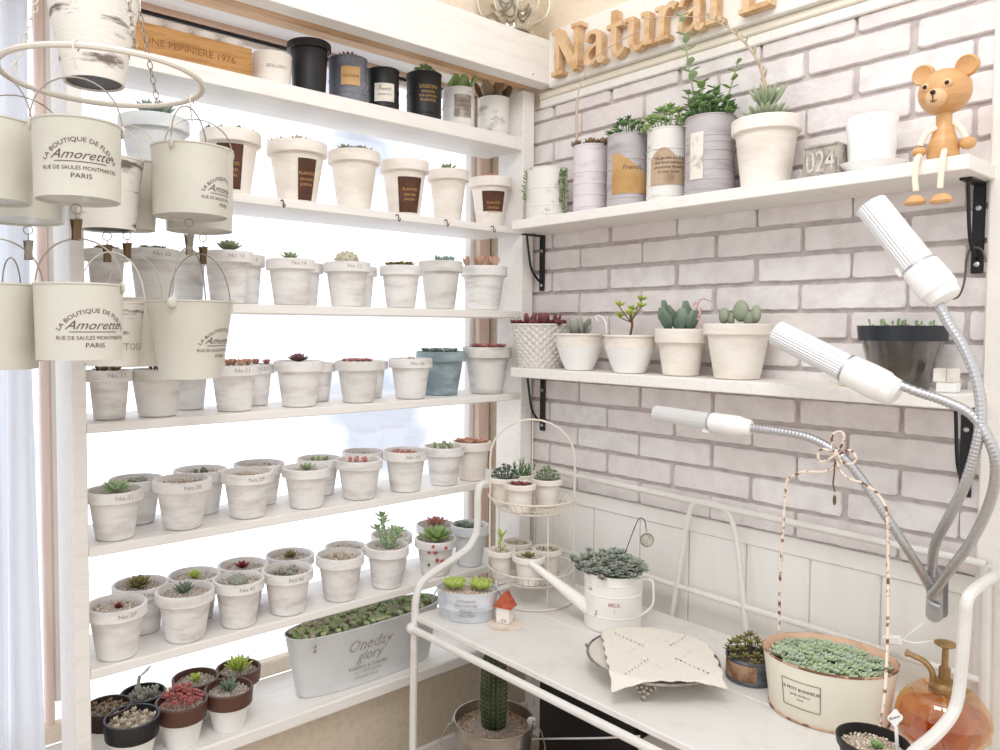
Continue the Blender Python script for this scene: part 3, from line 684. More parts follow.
CNT = Counter(); TOT = Counter((r[0], r[1]) for r in ROWS)
for (sh, row, cx, w, ry, kind, pal, ps, num, desc, ex) in ROWS:
    i = CNT[(sh, row)]; CNT[(sh, row)] += 1
    ex = dict(ex); xp = ex.pop('x', FRX[sh] if row == 'F' else BKX[sh])
    p = at(cx, ry, 'x', xp); z0 = SH[sh][0]; R = w*dep(p)/F_PX/2
    if sh in (2, 3, 4): p.z += .002*0
    h = p.z-z0
    if xp+R > .004 and row == 'F': pass
    kw = dict(ex); fl = kw.pop('flowers', 0)
    rowname = 'window side row' if row == 'B' else ('front row' if sh > 2 else 'row')
    ph = {'front row': 'front', 'window side row': 'back', 'row': ''}[rowname]
    lab = f'{desc}, {ORD[i]} from left{", "+ph+" row" if ph else ""}, {SHN[sh]}'
    if num and 'lines' not in kw: kw['lines'] = (INK, .86, [(num, .0105, 0, 0, 0, 0, .0, 1.2)]); kw['phi'] = .35
    bare = sh in (1, 2, 3, 4)
    t = potted('potted_succulent', (p.x, p.y, z0+.0005), R, h, kind, pal, lab, 'potted plant', f'whitewashed pots on the {SHN[sh]}', psize=ps,
               pebbles=not bare, lip=.23 if sh > 2 else .2, soilz=.01 if not bare else .006, rb=.66 if sh > 2 else .62, **({'clay': POTW} | kw))
    if sh in (2, 3, 4):
        for c in t.children:
            if c.name.startswith('succulent'): c.location.z += .004
    if fl:
        mb = MB(); mb_, rad = pot_mb(R, h, .66, .23); a0 = campos_angle(p)
        for da, zz, rr in ((.0, .74, .0042), (-.35, .72, .003), (.1, .5, .004), (.42, .46, .0045), (-.1, .92, .003), (.5, .86, .0035), (-.4, .35, .003)):
            for k in range(5):
                q = 2*pi*k/5; a = a0+da+rr*.7*cos(q)/R; z = zz*h+rr*.7*sin(q); r_ = rad(z)+.0012
                mb.ball((r_*cos(a), r_*sin(a), z), rr*.62, 6, 4, c=G(190, 96, 72) if zz > .36 else G(90, 110, 60))
        mb.build('painted_flowers', LEAF, t)

# ================================================================= TOP SHELF
Z1 = SH[1][0]
def can_mb(R, h, t=.0015, rings=(), rb=1.0, rim=.0012, n=40):
    pr = [(R*rb-.002, 0), (R*rb, .001)]
    rad0 = lambda z: R*rb+(R-R*rb)*z/h
    zs = sorted(rings)
    for z in zs: pr += [(rad0(z)-.0, z-.0018), (rad0(z)+.0011, z-.0008), (rad0(z)+.0011, z+.0008), (rad0(z), z+.0018)]
    pr += [(R, h-.003), (R+rim, h-.0022), (R+rim, h), (R-t, h), (R-t-.0005, h-.008), (R-t-.0008, h-.014), (0, h-.014)]
    mb = MB(); mb.lathe(pr, n); return mb, rad0
def canned(base, R, h, kind, pal, label, clay, rings=(), psize=1, lift=0, group='tins and pots on the top window shelf', cat='planted tin', labelspec=None, lines=None, soil=SOIL, rb=1.0, name='planted_tin', pname='succulent', leafspec=None):
    t = thing(name, base, label, cat, group)
    mb, rad = can_mb(R, h, rings=rings, rb=rb); mb.build('tin', clay, t)
    g = MB(); g.lathe([(R-.0025, h-.0135), (R*.6, h-.008), (0, h-.007)], 20); g.build('soil', soil, t)
    if kind != 'none': plant(kind, pal, R*psize).build(pname, LEAF, t, (0, 0, h-.008+lift), rz=rnd.uniform(0, 6))
    a0 = campos_angle(base)
    if labelspec:
        m_, hw, z0, z1, dp = labelspec[:5]; lb = MB(); patch(lb, rad, a0+dp, hw, z0*h, z1*h, off=.0014, top=labelspec[5] if len(labelspec) > 5 else None)
        lo = lb.build('paper_label', m_, t)
    if lines: ink, dp, zz, ls = lines; lt = MB(); wrap(lt, ls, a0+dp, zz*h, rad, off=.0019); lt.build('lettering', ink, lo if labelspec else t)
    return t
def top(px, w, py, x=-.055):
    p = at(px, py, 'x', x); return p, w*dep(p)/F_PX/2, p.z-Z1
EPS = .0005
t = None
p, R, h = top(309, 44, 45); t = potted('black_pot', (p.x, p.y, Z1+EPS), R, h, 'moss', 'dark', 'black plastic nursery pot with dark plant on the top window shelf', 'potted plant', 'tins and pots on the top window shelf', clay=BLACKP, lip=.14, rb=.74, pebbles=False, soilz=.005)
p, R, h = top(348, 38, 61); canned((p.x, p.y, Z1+EPS), R, h, 'spik', 'wine', 'blue grey tin with orange oval label and small spiky plant on the top shelf', mat('slate_paint', rgb(92, 94, 104), .6, vcol=rgb(128, 130, 138), vs=14), (.02, .05), .7, .004, labelspec=(LABELYEL, .5, .35, .75, .15), lines=(INKD, .15, .52, [('DE FLEUR', .008, 0, 0)]))
p, R, h = top(383, 32, 72); canned((p.x, p.y, Z1+EPS), R, h, 'fill', 'dark', 'black tin with white label and dark rosettes on the top shelf', BLACKP, (.02, .045), 1, .003, labelspec=(LABELW, .62, .2, .62, .1), lines=(INKD, .1, .43, [('French', .010, 0, .002, 0, .3), ('GARDEN No.7', .005, 0, -.008)]))
p, R, h = top(424, 35, 76); canned((p.x, p.y, Z1+EPS), R, h, 'bush', 'green', 'black tin with gold lettering and tall green plant on the top shelf', BLACKP, (.015, .06), .9, 0, lines=(INKG, .25, .5, [('SAISON', .012, 0, .014), ('ENGLISH', .008, 0, .004), ('TEA GARDEN', .007, 0, -.005), ('PLANTES', .009, 0, -.015)]))
p, R, h = top(458.5, 32, 91); canned((p.x, p.y, Z1+EPS), R, h, 'paddle', 'green', 'distressed white tin with grey printed label, thick green leaves, top shelf', DISTRESS, (.012, .05), 1.4, 0, labelspec=(mat('grey_label', rgb(140, 130, 122), .8, vcol=rgb(190, 182, 172), vs=40), .55, .25, .8, .3), lines=(INKD, .3, .6, [('French', .012, 0, 0), ('GARDEN', .007, 0, -.010), ('VINTAGE', .006, 0, -.018)]))
p, R, h = top(493.5, 31, 100); canned((p.x, p.y, Z1+EPS), R, h, 'paddle', 'brown', 'plain distressed white tin with round brownish leaves at right end of top shelf', DISTRESS, (.012,), 1.6, .004)
# short white pot
p, R, h = top(271.5, 40, 57); t = thing('small_white_planter', (p.x, p.y, Z1+EPS), 'short cream pot with faint printed word beside the honey wood box', 'plant pot')
mb, rad = can_mb(R, h, rb=.94, rim=.0005); mb.build('pot', POTC, t); mb = MB(); wrap(mb, [('BRILLIANT', .009, 0, 0)], campos_angle(p)+.3, h*.5, rad, off=.001); mb.build('lettering', INK, t)
# honey wood box with four small white pots
p0 = at(141, 50, 'x', -.02); p1 = at(252, 74, 'x', -.02); by0, by1 = p0.y-.01, p1.y; bh = .056
t = thing('wooden_crate', (-.045, (by0+by1)/2, Z1+EPS), 'long honey coloured wooden box with printed words on the top window shelf', 'crate'); hw = (by1-by0)/2
for n_, a, b in (('front_board', (.02, -hw, 0), (.026, hw, bh)), ('back_board', (-.05, -hw, 0), (-.044, hw, bh)), ('end_board', (-.0438, -hw, 0), (.0198, -hw+.006, bh)), ('end_board', (-.0438, hw-.006, 0), (.0198, hw, bh)), ('bottom_board', (-.0438, -hw+.0062, 0), (.0198, hw-.0062, .005))):
    mb = MB(); mb.bbox(a, b, .0008); mb.build(n_, WOODBOX, t)
V, Fs = text2d('UNE PEPINIERE 1976', .0165, 0, .004); mb = MB(); mb.add([(.0266, x*1.15-.01, y+.021) for x, y in V], Fs); mb.build('lettering', mat('brown_ink', rgb(140, 92, 54), .8), t)
for i in range(4):
    y = by0+.034+i*(by1-by0-.062)/3
    q = thing('small_white_pot', (-.057, y, Z1+.0065), ['small round white pot in the honey box, nearest the hanging chains', 'small round white pot in the honey box, second from the chains', 'small round white pot in the honey box, third from the chains', 'small round white pot in the honey box, beside the short cream pot'][i], 'plant pot', 'small white pots in the honey wood box')
    mb = MB(); R = .0255; mb.lathe([(R*.7, 0), (R*.95, .05), (R, .052), (R, .066), (R-.003, .068), (R-.006, .064), (0, .062)], 24); mb.build('pot', POTC, q)
    if i: plant('stub', 'dark', .018).build('succulent', LEAF, q, (0, 0, .063))

# ================================================================= WINDOW BOARD: BANDED POTS AND LONG PLANTER
ZS = .7185
SP = [(108, 46, 705, -.098, 'fill', 'brown', DBROWNP, 'pot with dark brown band and gravel plant, at the side post', None),
      (132, 54, 716, -.03, 'fill', 'pale', BLACKP, 'white pot with wide black band and beige clustered plant on window board', None),
      (143, 44, 692, -.125, 'clus', 'grey', BLACKP, 'black rimmed pot with grey rosettes and one tall upright leaf', 'leaf'),
      (181.5, 51, 700, -.045, 'bush', 'bred', BROWNP, 'white pot with brown band and bright red succulents on window board', None),
      (228.7, 48, 687, -.045, 'haw', 'teal', BROWNP, 'white pot with brown band and one blue green spiky rosette', None),
      (195.5, 46, 677, -.125, 'small', 'lime', BROWNP, 'brown rimmed pot with pale gravel and little lime rosette', None),
      (238.5, 44, 667, -.13, 'spik', 'lime', BROWNP, 'brown rimmed pot with dense yellow green spiky plant', None)]
for cx, w_, ry, xp, kind, pal, band, lab, ex in SP:
    p = at(cx, ry, 'x', xp); R = w_*dep(p)/F_PX/2; h = p.z-ZS
    t = thing('banded_pot', (p.x, p.y, ZS), lab, 'potted plant', 'banded pots on the window board'); mb = MB()
    mb.lathe([(R*.62, 0), (R*.64, .002), (R*.88, h*.7)], 36); mb.build('pot', WHITEP, t)
    mb = MB(); mb.lathe([(R*.86, h*.62), (R*.95, h*.62), (R, h*.985), (R*.985, h), (R*.9, h), (R*.88, h-.01), (R*.86, h-.016), (R*.84, h*.66)], 40); mb.build('rim_band', band, t)
    g = MB(); g.lathe([(R*.87, h-.012), (0, h-.009)], 20); g.m = 1; gravel(g, R*.85, 120, h-.009); g.build('gravel', [GRAVELB, PEBBLE], t)
    plant(kind, pal, R*.88).build('succulent', LEAF, t, (0, 0, h-.009))
    if ex: mb = MB(); mb.tube(catmull([(0, -.01, h-.01), (.002, -.01, h+.015), (.0, -.006, h+.034)], 4), .0035, 6, c=G(170, 184, 160)); mb.leaf((0, -.006, h+.032), 1.2, .5, .03, .014, .004, G(150, 166, 140), G(180, 188, 160)); mb.build('tall_leaf', LEAF, t)
pa, pb = at(288, 636, 'x', -.062), at(436, 598, 'x', -.062)
t = thing('zinc_planter', (-.066, (pa.y+pb.y)/2, ZS), 'long oval white zinc planter with script lettering and dense green succulents', 'planter'); hw = (pb.y-pa.y)/2; hh = .135
def oval(mb, prof, n=64, ex=2.6):
    vs = []; fs = []
    for a_, b_, z in prof:
        for k in range(n):
            q = 2*pi*k/n; c_, s_ = cos(q), sin(q)
            vs.append((a_*abs(c_)**(2/ex)*(1 if c_ > 0 else -1), b_*abs(s_)**(2/ex)*(1 if s_ > 0 else -1), z))
    for i in range(len(prof)-1):
        for k in range(n): k2 = (k+1) % n; fs.append((i*n+k, i*n+k2, (i+1)*n+k2, (i+1)*n+k))
    fs.append(tuple(range(n))[::-1]); fs.append(tuple((len(prof)-1)*n+k for k in range(n)))
    mb.add(vs, fs)
mb = MB(); oval(mb, [(.038, hw*.86, 0), (.0395, hw*.875, .0015), (.0545, hw, hh-.004), (.0562, hw+.002, hh-.002), (.0562, hw+.002, hh), (.0535, hw-.001, hh), (.052, hw-.0025, hh-.014), (.05, hw-.004, hh-.022)]); mb.build('tub', PLANTER, t)
mb = MB(); oval(mb, [(.0515, hw-.004, hh-.021), (.05, hw-.006, hh-.010)]); mb.build('soil', GRAVELB, t)
mb = MB()
for i in range(260):
    u, v_ = rnd.uniform(-1, 1), rnd.uniform(-1, 1)
    x, y = u*.045, v_*(hw-.012)
    if (abs(x)/.049)**2.6+(abs(y)/(hw-.008))**2.6 > 1: continue
    rosette(mb, (x, y, hh-.006), .0135, 9, rnd.choice(['mint', 'cover', 'cover', 'green', 'pale']), w=.6, el0=.3)
    for j in range(2): mb.leaf((x, y, hh-.011), rnd.uniform(0, 6.3), 1, .014, .006, .005, *[jit(c) for c in PAL['mint']])
mb.build('succulents', LEAF, t)
def side_x(z): return .0395+(.0545-.0395)*z/hh+.0007
def wr(mb, s, size, y, z, sh=0, bo=0, xs=1, rot=0):
    V, Fs = text2d(s, size, sh, bo); mb.add([(side_x(z+yy), y+x*xs, z+yy) for x, yy in V], Fs)
mb = MB(); yc = at(357, 650, 'x', -.012).y-t.location.y+.035
wr(mb, 'Oneday', .036, yc, .083, .35); wr(mb, 'glory', .032, yc+.002, .058, .35); wr(mb, 'ROSEBUD & GARDEN', .0105, yc, .040, 0, .01); wr(mb, 'L.K. WHITE GLORY', .0085, yc, .029); wr(mb, 'ANTIQUE STYLE', .0085, yc-.005, .017)
mb.build('lettering', INK, t, (.0012, 0, 0))
mb = MB(); mb.lathe([(.004, -.001), (.004, .001), (.002, .002), (0, .002)], 12)
for yy, zz in ((-hw*.82, .112), (-hw*.82, .122)):
    o = mb.build('rivet', STEEL, t, (side_x(zz)-.0015, yy, zz)); o.rotation_euler.y = pi/2

# ================================================================= UPPER WALL SHELF
def ws(px, w_, py, y=-.075):
    p = at(px, py, 'y', y); return p, w_*dep(p)/F_PX/2
UG = 'planted tins on the upper wall shelf'
def wtin(px, w_, py, kind, pal, label, clay, y=-.075, **k):
    p, R = ws(px, w_, py, y); return canned((p.x, p.y, US+EPS), R, p.z-US, kind, pal, label, clay, group=UG, **k)
t = wtin(547, 41, 170, 'moss', 'green', 'white distressed tin with trailing vine at the left end of upper wall shelf', DISTRESS, rings=(.01, .03, .07), y=-.08)
mb = MB(); a0 = campos_angle(t.location); R = .043
for da, n_, L_ in ((.78, 9, .085), (.62, 9, .07), (.9, 8, .095), (-1.25, 5, .06)):
    mb = MB(); a = a0+da; pts = catmull([(R*.7*cos(a), R*.7*sin(a), .098), (R*1.1*cos(a), R*1.1*sin(a), .105), ((R+.009)*cos(a), (R+.009)*sin(a), .07), ((R+.008)*cos(a), (R+.008)*sin(a), .105-L_)], 5); mb.tube(pts, .0009, 5, c=G(120, 110, 80))
    for i, q in enumerate(pts[4:]): mb.leaf(q, a+rnd.uniform(-1.2, 1.2), rnd.uniform(-.2, .7), .012, .006, .003, *[jit(c) for c in PAL['deep' if i % 2 else 'green']])
    mb.build('trailing_stem', LEAF, t)
t = wtin(590.5, 33, 147, 'clus', 'brown', 'pale lilac ribbed tin with brownish rosettes and long bent stalk', LILAC, rings=(.015, .04, .065, .09), psize=1.5, lift=.004)
mb = MB(); h = at(590.5, 147, 'y', -.075).z-US
b = at(577, 140, 'y', -.075)-Vector(t.location); q = [at(577, 140, 'y', -.075), at(577, 105, 'y', -.075), at(581, 84, 'y', -.072), at(590, 64, 'y', -.07), at(605, 50, 'y', -.072), at(640, 30, 'y', -.08)]
mb.tube(catmull([Vector(v)-Vector(t.location) for v in q], 6), [.0032 if i < 8 else .0012 for i in range(31)], 6, c=G(196, 176, 160)); mb.build('flower_stalk', LEAF, t)
wtin(628, 40, 137, 'bush', 'deep', 'grey blue tin with torn yellow orange label and dark green leaves', GREYTIN, rings=(.02, .05, .08, .1), psize=1.2, labelspec=(LABELYEL, 1.05, .18, .72, .25, lambda u: .35+.65*min(1, abs(1.25-u*1.25))), lines=(INKD, .2, .5, [('French', .014, 0, 0, 0, .3)]))
wtin(667.5, 39, 131, 'bush', 'green', 'whitewashed ribbed tin with kraft label of printed text and bushy plant', DISTRESS, rings=(.012, .035, .09, .105), psize=1.55, labelspec=(LABELKRAFT, .95, .22, .72, .1, lambda u: .7+.3*sin(min(1, max(0, u*1.4))*pi)), lines=(INKD, .1, .52, [('The garden is a fine', .0075, 0, .006, 0, 0, .01), ('and fond memory', .0075, 0, -.003, 0, 0, .01), ('of summer flowers', .0075, 0, -.012, 0, 0, .01), ('in your home', .0075, 0, -.021, 0, 0, .01)]))
t = wtin(710.5, 47.5, 119, 'bush', 'deep', 'largest grey ribbed tin with tall round leaved green plant', GREYTIN, rings=(.012, .03, .048, .066, .084, .1, .112), psize=1.3, labelspec=(LABELW, .3, .2, .78, -.55))
mb = MB(); T = Vector(t.location); hz = at(710.5, 119, 'y', -.075).z-US
def shoot(px0, py0, px1, py1, n_, Lf, Wf, pal, y=-.075, bend=0):
    a, b = at(px0, py0, 'y', y)-T, at(px1, py1, 'y', y-.01)-T; m_ = (a+b)/2+Vector((bend, 0, 0)); pts = catmull([a, m_, b], 8); mb.tube(pts, .0016, 5, c=G(150, 160, 120))
    for i in range(n_):
        f = (i+.5)/n_; k = int(f*(len(pts)-1)); q = pts[k]; s = 1-.45*f
        for sd in (0, pi): mb.leaf(q, (i % 2)*1.3+sd+rnd.uniform(-.4, .4)-.7, .5, Lf*s, Wf*s, .0022, jit(PAL[pal][0]), jit(PAL[pal][1]), curve=-.1, tip=.9)
shoot(698, 118, 681, 12, 12, .028, .022, 'mint', bend=-.002); shoot(722, 118, 739, 58, 7, .023, .016, 'green'); shoot(706, 118, 700, 80, 6, .032, .026, 'green'); shoot(716, 118, 714, 85, 6, .026, .018, 'deep'); shoot(692, 118, 688, 92, 5, .024, .018, 'sage'); shoot(728, 118, 728, 98, 5, .024, .014, 'deep')
mb.build('tall_shoots', LEAF, t)
p, R = ws(766.5, 66, 121, -.078); t = potted('potted_agave', (p.x, p.y, US+EPS), R, p.z-US, 'spik', 'sage', 'big cream clay pot with spiky agave and long arching dry flower stalk', 'potted plant', clay=POTC, psize=.95, lip=.2, pebbles=False, soilz=.006)
mb = MB(); T = Vector(t.location); q = [at(767, 116, 'y', -.078), at(764, 80, 'y', -.078), at(755, 56, 'y', -.078), at(738, 36, 'y', -.08), at(718, 22, 'y', -.08), at(700, 17, 'y', -.105), at(660, 17, 'y', -.108), at(640, 19, 'y', -.108)]
rosette(mb, (0, 0, at(767, 112, 'y', -.078).z-T.z), .06, 34, 'sage', w=.12, el0=.8, el1=1.5, curve=.1, tip=.1); pts = catmull([v-T for v in q], 5); mb.tube(pts, [.005-.0042*min(1, i/22) for i in range(len(pts))], 6, c=G(190, 170, 150))
for i, v in enumerate(pts[:26]): mb.leaf(v, i*2.4, .9, .024*(1-i/40), .005, .002, jit(G(168, 170, 140)), jit(G(186, 160, 140)), tip=.1)
mb.build('flower_stalk', LEAF, t)
# square block with embossed number
p = at(797, 172, 'y', -.118); s_ = at(833, 172, 'y', -.118).x-p.x; hb = .058
t = thing('number_planter', (.75, -.082, US+EPS), 'square grey cast stone block with embossed numbers 024 on it', 'planter')
mb = MB(); mb.bbox((-.029, -.029, 0), (.029, .029, hb), .003); mb.build('block', STONE, t)
V, Fs = text2d('024', .052, 0, .012); mb = MB(); mb.add([(x*.62, -.0305, y+.011) for x, y in V], Fs); mb.add([(x*.62, -.0292, y+.011) for x, y in V], Fs); mb.build('raised_number', mat('stone_pale', rgb(206, 200, 190), .9, vcol=rgb(160, 150, 140), vs=60), t)
mb = MB()
for k in range(4):
    a = [(-.0305+.0012*0, 0)]
mb.bbox((-.0275, -.0312, .003), (.0275, -.0285, .0055), .0005); mb.bbox((-.0275, -.0312, hb-.0055), (.0275, -.0285, hb-.003), .0005); mb.bbox((-.0275, -.0312, .003), (-.025, -.0285, hb-.003), .0005); mb.bbox((.025, -.0312, .003), (.0275, -.0285, hb-.003), .0005); mb.build('raised_border', STONE, t)
# cup and saucer
p, R = ws(872.5, 47, 118, -.07); c0 = (p.x, -.07, US+EPS)
t = thing('saucer', c0, 'white ceramic saucer standing under the white cup', 'saucer'); mb = MB(); mb.lathe([(.03, 0), (.032, .001), (.034, .006), (.05, .017), (.0515, .0185), (.049, .0185), (.032, .009), (0, .0085)], 48); mb.build('dish', WHITEC, t)
t = thing('white_cup', (c0[0], c0[1], US+.0096), 'plain white straight ceramic cup beside the wooden bear', 'cup')
mb = MB(); hc = p.z-US-.0096; mb.lathe([(R*.82, 0), (R*.88, .002), (R*.93, hc*.4), (R, hc-.002), (R-.001, hc), (R-.003, hc), (R-.004, hc-.003), (R*.8, .006), (0, .005)], 48); mb.build('cup', WHITEC, t)
# wooden bear sitting on the shelf edge
Y0 = -.118; hb_ = at(945, 92, 'y', Y0); T = Vector((hb_.x, Y0, US+EPS))
t = thing('wooden_bear', T, 'wooden toy bear with cord limbs sitting on the upper shelf edge', 'toy bear')
mb = MB(); mb.lathe([(.0, 0), (.019, .0), (.0215, .006), (.0205, .02), (.014, .042), (.0105, .052), (.0105, .068), (0, .068)], 32); mb.build('body', BEARWOOD, t)
hz = hb_.z-T.z; hd = campos_angle(hb_)-.35
mb = MB(); mb.ball((0, 0, 0), .0375, 28, 18, sc=(.93, .93, .9)); head = mb.build('head', BEARWOOD, t, (0, 0, hz)); head.rotation_euler.z = hd; head.rotation_euler.y = .12
mb = MB(); mb.ball((.032, 0, -.010), .0145, 18, 12, sc=(.8, 1, .95)); mb.build('muzzle', BEARPALE, head)
mb = MB(); mb.ball((.0445, 0, -.003), .0032, 10, 8, sc=(.8, 1.2, 1)); mb.tube([(.0448, 0, -.004), (.0442, 0, -.0155)], .0007, 5); mb.tube(catmull([(.042, -.004, -.014), (.0442, 0, -.0165), (.042, .004, -.014)], 4), .0007, 5); mb.build('nose_and_mouth', BLACKP, head)
for sgn in (-1, 1):
    mb = MB(); mb.ball((.0305, sgn*.0145, .008), .0062, 12, 8, sc=(.5, 1, 1)); e = mb.build('eye', BEARPALE, head); mb = MB(); mb.ball((.0335, sgn*.0145, .008), .003, 10, 8, sc=(.6, 1, 1)); mb.build('pupil', BLACKP, head).parent = head
    mb = MB(); mb.lathe([(0, -.006), (.0135, -.006), (.0155, -.003), (.0155, .003), (.0135, .006), (.011, .0045), (0, .004)], 24); o = mb.build('ear', BEARWOOD, head, (-.002, sgn*.029, .031)); o.rotation_euler = (0, pi/2, 0)
def bp(px, py, y): return at(px, py, 'y', y)-T
mb = MB(); mb.tube(catmull([bp(936, 128, Y0-.012), bp(926, 134, Y0-.02), bp(920, 146, Y0-.022)], 5), .0042, 8); mb.build('arm', CORD, t)
mb = MB(); mb.tube(catmull([bp(955, 123, Y0+.002), bp(962, 130, Y0), bp(966, 139, Y0)], 5), .0042, 8); mb.build('arm', CORD, t)
mb = MB(); v = bp(919, 152, Y0-.02); mb.ball(v, .0095, 14, 10, sc=(1.1, .9, .8)); mb.build('hand', BEARWOOD, t)
mb = MB(); v = bp(968, 143, Y0); mb.ball(v, .0108, 14, 10, sc=(1, 1, .85)); mb.build('hand', BEARWOOD, t)
for q, ft in (([(922, 153), (917, 160), (915, 178), (916, 191)], (915, 200)), ([(945, 149), (943, 158), (941, 175), (940, 188)], (941, 198))):
    ys = [Y0-.012, -.150, -.152, -.152]; mb = MB(); mb.tube(catmull([bp(a, b, y) for (a, b), y in zip(q, ys)], 5), .0042, 8); mb.build('leg', CORD, t)
    v = bp(ft[0], ft[1], -.156); mb = MB(); mb.lathe([(0, -.0072), (.011, -.0072), (.0125, -.004), (.010, .002), (.006, .006), (0, .0075)], 20, sx=1.35, sy=1); o = mb.build('foot', BEARWOOD, t, v); o.rotation_euler.z = -.5

# ================================================================= LOWER WALL SHELF
def wst(px, w_, py, kind, pal, label, y=-.075, **k):
    p, R = ws(px, w_, py, y); return potted('potted_succulent', (p.x, p.y, LS+EPS), R, p.z-LS, kind, pal, label, 'potted plant', 'pots on the lower wall shelf', **k)
# wicker basket
p, R = ws(541, 58, 325, -.065); t = thing('wicker_basket', (p.x, p.y, LS+EPS), 'whitewashed wicker basket with reddish purple succulents on lower wall shelf', 'basket'); h = p.z-LS
mb = MB(); n = 44; rows = 12; vs = []; fs = []
for j in range(rows*3+1):
    z = h*j/(rows*3); r0 = R*(.74+.26*j/(rows*3))
    for k in range(n*2):
        a = 2*pi*k/(n*2); w_ = .0026*(1 if ((k//2)+(j//3)) % 2 else -1)*abs(sin(pi*(j % 3+.5)/3)); vs.append(((r0+w_)*cos(a), (r0+w_)*sin(a), z))
m_ = n*2
for j in range(rows*3):
    for k in range(m_): fs.append((j*m_+k, j*m_+(k+1) % m_, (j+1)*m_+(k+1) % m_, (j+1)*m_+k))
fs.append(tuple(range(m_))[::-1]); mb.add(vs, fs); mb.tube(ring((0, 0, h), R, 40), .0028, 8, closed=True); mb.build('basket', WICKER, t)
mb = MB(); mb.lathe([(R-.004, h-.006), (0, h-.003)], 24); mb.build('soil', SOIL, t)
mb = plant('fill', 'wine', R*1.1); plant('stub', 'wine', R*1.2, mb); mb.build('succulents', LEAF, t, (0, 0, h-.003))
def bowl(px, w_, py, kind, pal, label, **k):
    p, R = ws(px, w_, py, -.088); h = p.z-LS; t = thing('bowl_planter', (p.x, p.y, LS+EPS), label, 'potted plant', 'white bowl planters on the lower wall shelf')
    mb = MB(); mb.lathe([(R*.5, 0), (R*.55, .001), (R*.74, h*.3), (R*.88, h*.62), (R*.9, h*.66)], 44); mb.build('bowl', WHITEP, t)
    mb = MB(); mb.lathe([(R*.88, h*.655), (R*.905, h*.66), (R*.93, h*.95), (R, h*.955), (R, h), (R*.9, h), (R*.87, h-.008), (R*.85, h*.7)], 44); mb.build('rim', POTC, t)
    mb = MB(); mb.lathe([(R*.875, h-.008), (0, h-.004)], 20); mb.build('soil', SOIL, t)
    plant(kind, pal, R*.85*k.get('ps', 1)).build('succulent', LEAF, t, (0, 0, h-.004)); return t, R, h
t, R, h = bowl(579.5, 50, 333.5, 'paddle', 'grey', 'white bowl planter with cream rim and grey plant nearest the basket', ps=.9)
T = t.location; mb = MB(); mb.tube(catmull([at(607, 333, 'y', -.09)-T, at(606, 324, 'y', -.09)-T, at(602, 317, 'y', -.09)-T, at(596, 316, 'y', -.09)-T, at(598, 321, 'y', -.09)-T], 5), .0016, 6); mb.build('plant_tag_wire', WHITEP, t)
bowl(630, 54, 335, 'bonsai', 'lime', 'white bowl planter with cream rim and small green tree like succulent', ps=1.05)
t = wst(681.5, 51.5, 329, 'paddle', 'teal', 'cream clay pot with dark green thick leaves and pink flower stalk', clay=POTC, psize=1.4, pebbles=False, soilz=.005, lip=.3, rb=.68)
T = t.location; mb = MB(); mb.tube(catmull([at(696, 328, 'y', -.08)-T, at(697, 308, 'y', -.08)-T, at(702, 299, 'y', -.08)-T, at(714, 303, 'y', -.08)-T], 5), .0009, 5, c=G(196, 130, 120))
for i in range(12): v = at(697+rnd.uniform(-4, 4), 303+i*2, 'y', -.082)-T; mb.ball(v, .0026, 6, 5, c=jit(G(226, 180, 170)), sc=(1, 1, 1.3))
mb.build('flower_stalk', LEAF, t)
t = wst(738, 66, 324, 'dome', 'sage', 'largest cream clay pot with round grey green cactus pads', clay=POTC, psize=.01, pebbles=False, soilz=.005, lip=.2, rb=.66)
for (a, b, r_) in ((724, 316, .013), (741, 311, .017), (756, 314, .014), (731, 320, .010), (749, 319, .012)):
    v = at(a, b, 'y', -.078)-t.location; mb = MB(); mb.ball((0, 0, 0), r_, 16, 12, c=jit(G(150, 160, 136)), sc=(.6, 1, 1.2)); o = mb.build('cactus_pad', LEAF, t, v); o.rotation_euler.z = rnd.uniform(.5, 1.4)
# grey translucent pot with dark rim
p, R = ws(902.5, 81, 326, -.07); h = p.z-LS; t = thing('translucent_pot', (p.x, p.y, LS+EPS), 'grey translucent plastic pot with dark navy rim and small seedlings', 'potted plant')
mb = MB(); mb.lathe([(R*.55, 0), (R*.6, .002), (R*.9, h*.78)], 40); mb.build('pot', GREYGLASS, t)
mb = MB(); mb.lathe([(R*.89, h*.76), (R*.96, h*.76), (R, h), (R*.95, h), (R*.9, h*.8)], 40); mb.build('rim', NAVY, t)
mb = MB(); mb.lathe([(R*.5, .004), (R*.86, h*.74), (R*.88, h*.93), (0, h*.95)], 30); mb.build('soil', mat('grey_soil', rgb(150, 142, 134), .9, vcol=rgb(96, 88, 82), vs=30, lo=.4, hi=.6), t)
mb = MB()
for i in range(16): a = i*2.4; q = R*.8*sqrt(i/16); sprig(mb, (q*cos(a), q*sin(a), 0), (q*cos(a)*1.05, q*sin(a)*1.05, .008+rnd.uniform(0, .005)), 3, .008, .006, 'mint')
mb.build('seedlings', LEAF, t, (0, 0, h*.95))
# socket adaptors
p = at(945, 391, 'y', -.1); t = thing('plug_adaptor', (p.x+.004, -.1, LS+EPS), 'pale grey square plug adaptors stacked at the right shelf end', 'plug adaptor')
mb = MB(); mb.bbox((-.013, -.012, 0), (.013, .012, .015), .0015); mb.build('lower_block', WHITEP, t); mb = MB(); mb.bbox((-.017, -.013, .0152), (.012, .013, .036), .0015); mb.build('upper_block', PLASTER, t); mb = MB(); mb.bbox((.0005, -.0134, .016), (.0018, .0132, .0362), .0003); mb.build('seam', GREYTIN, t)
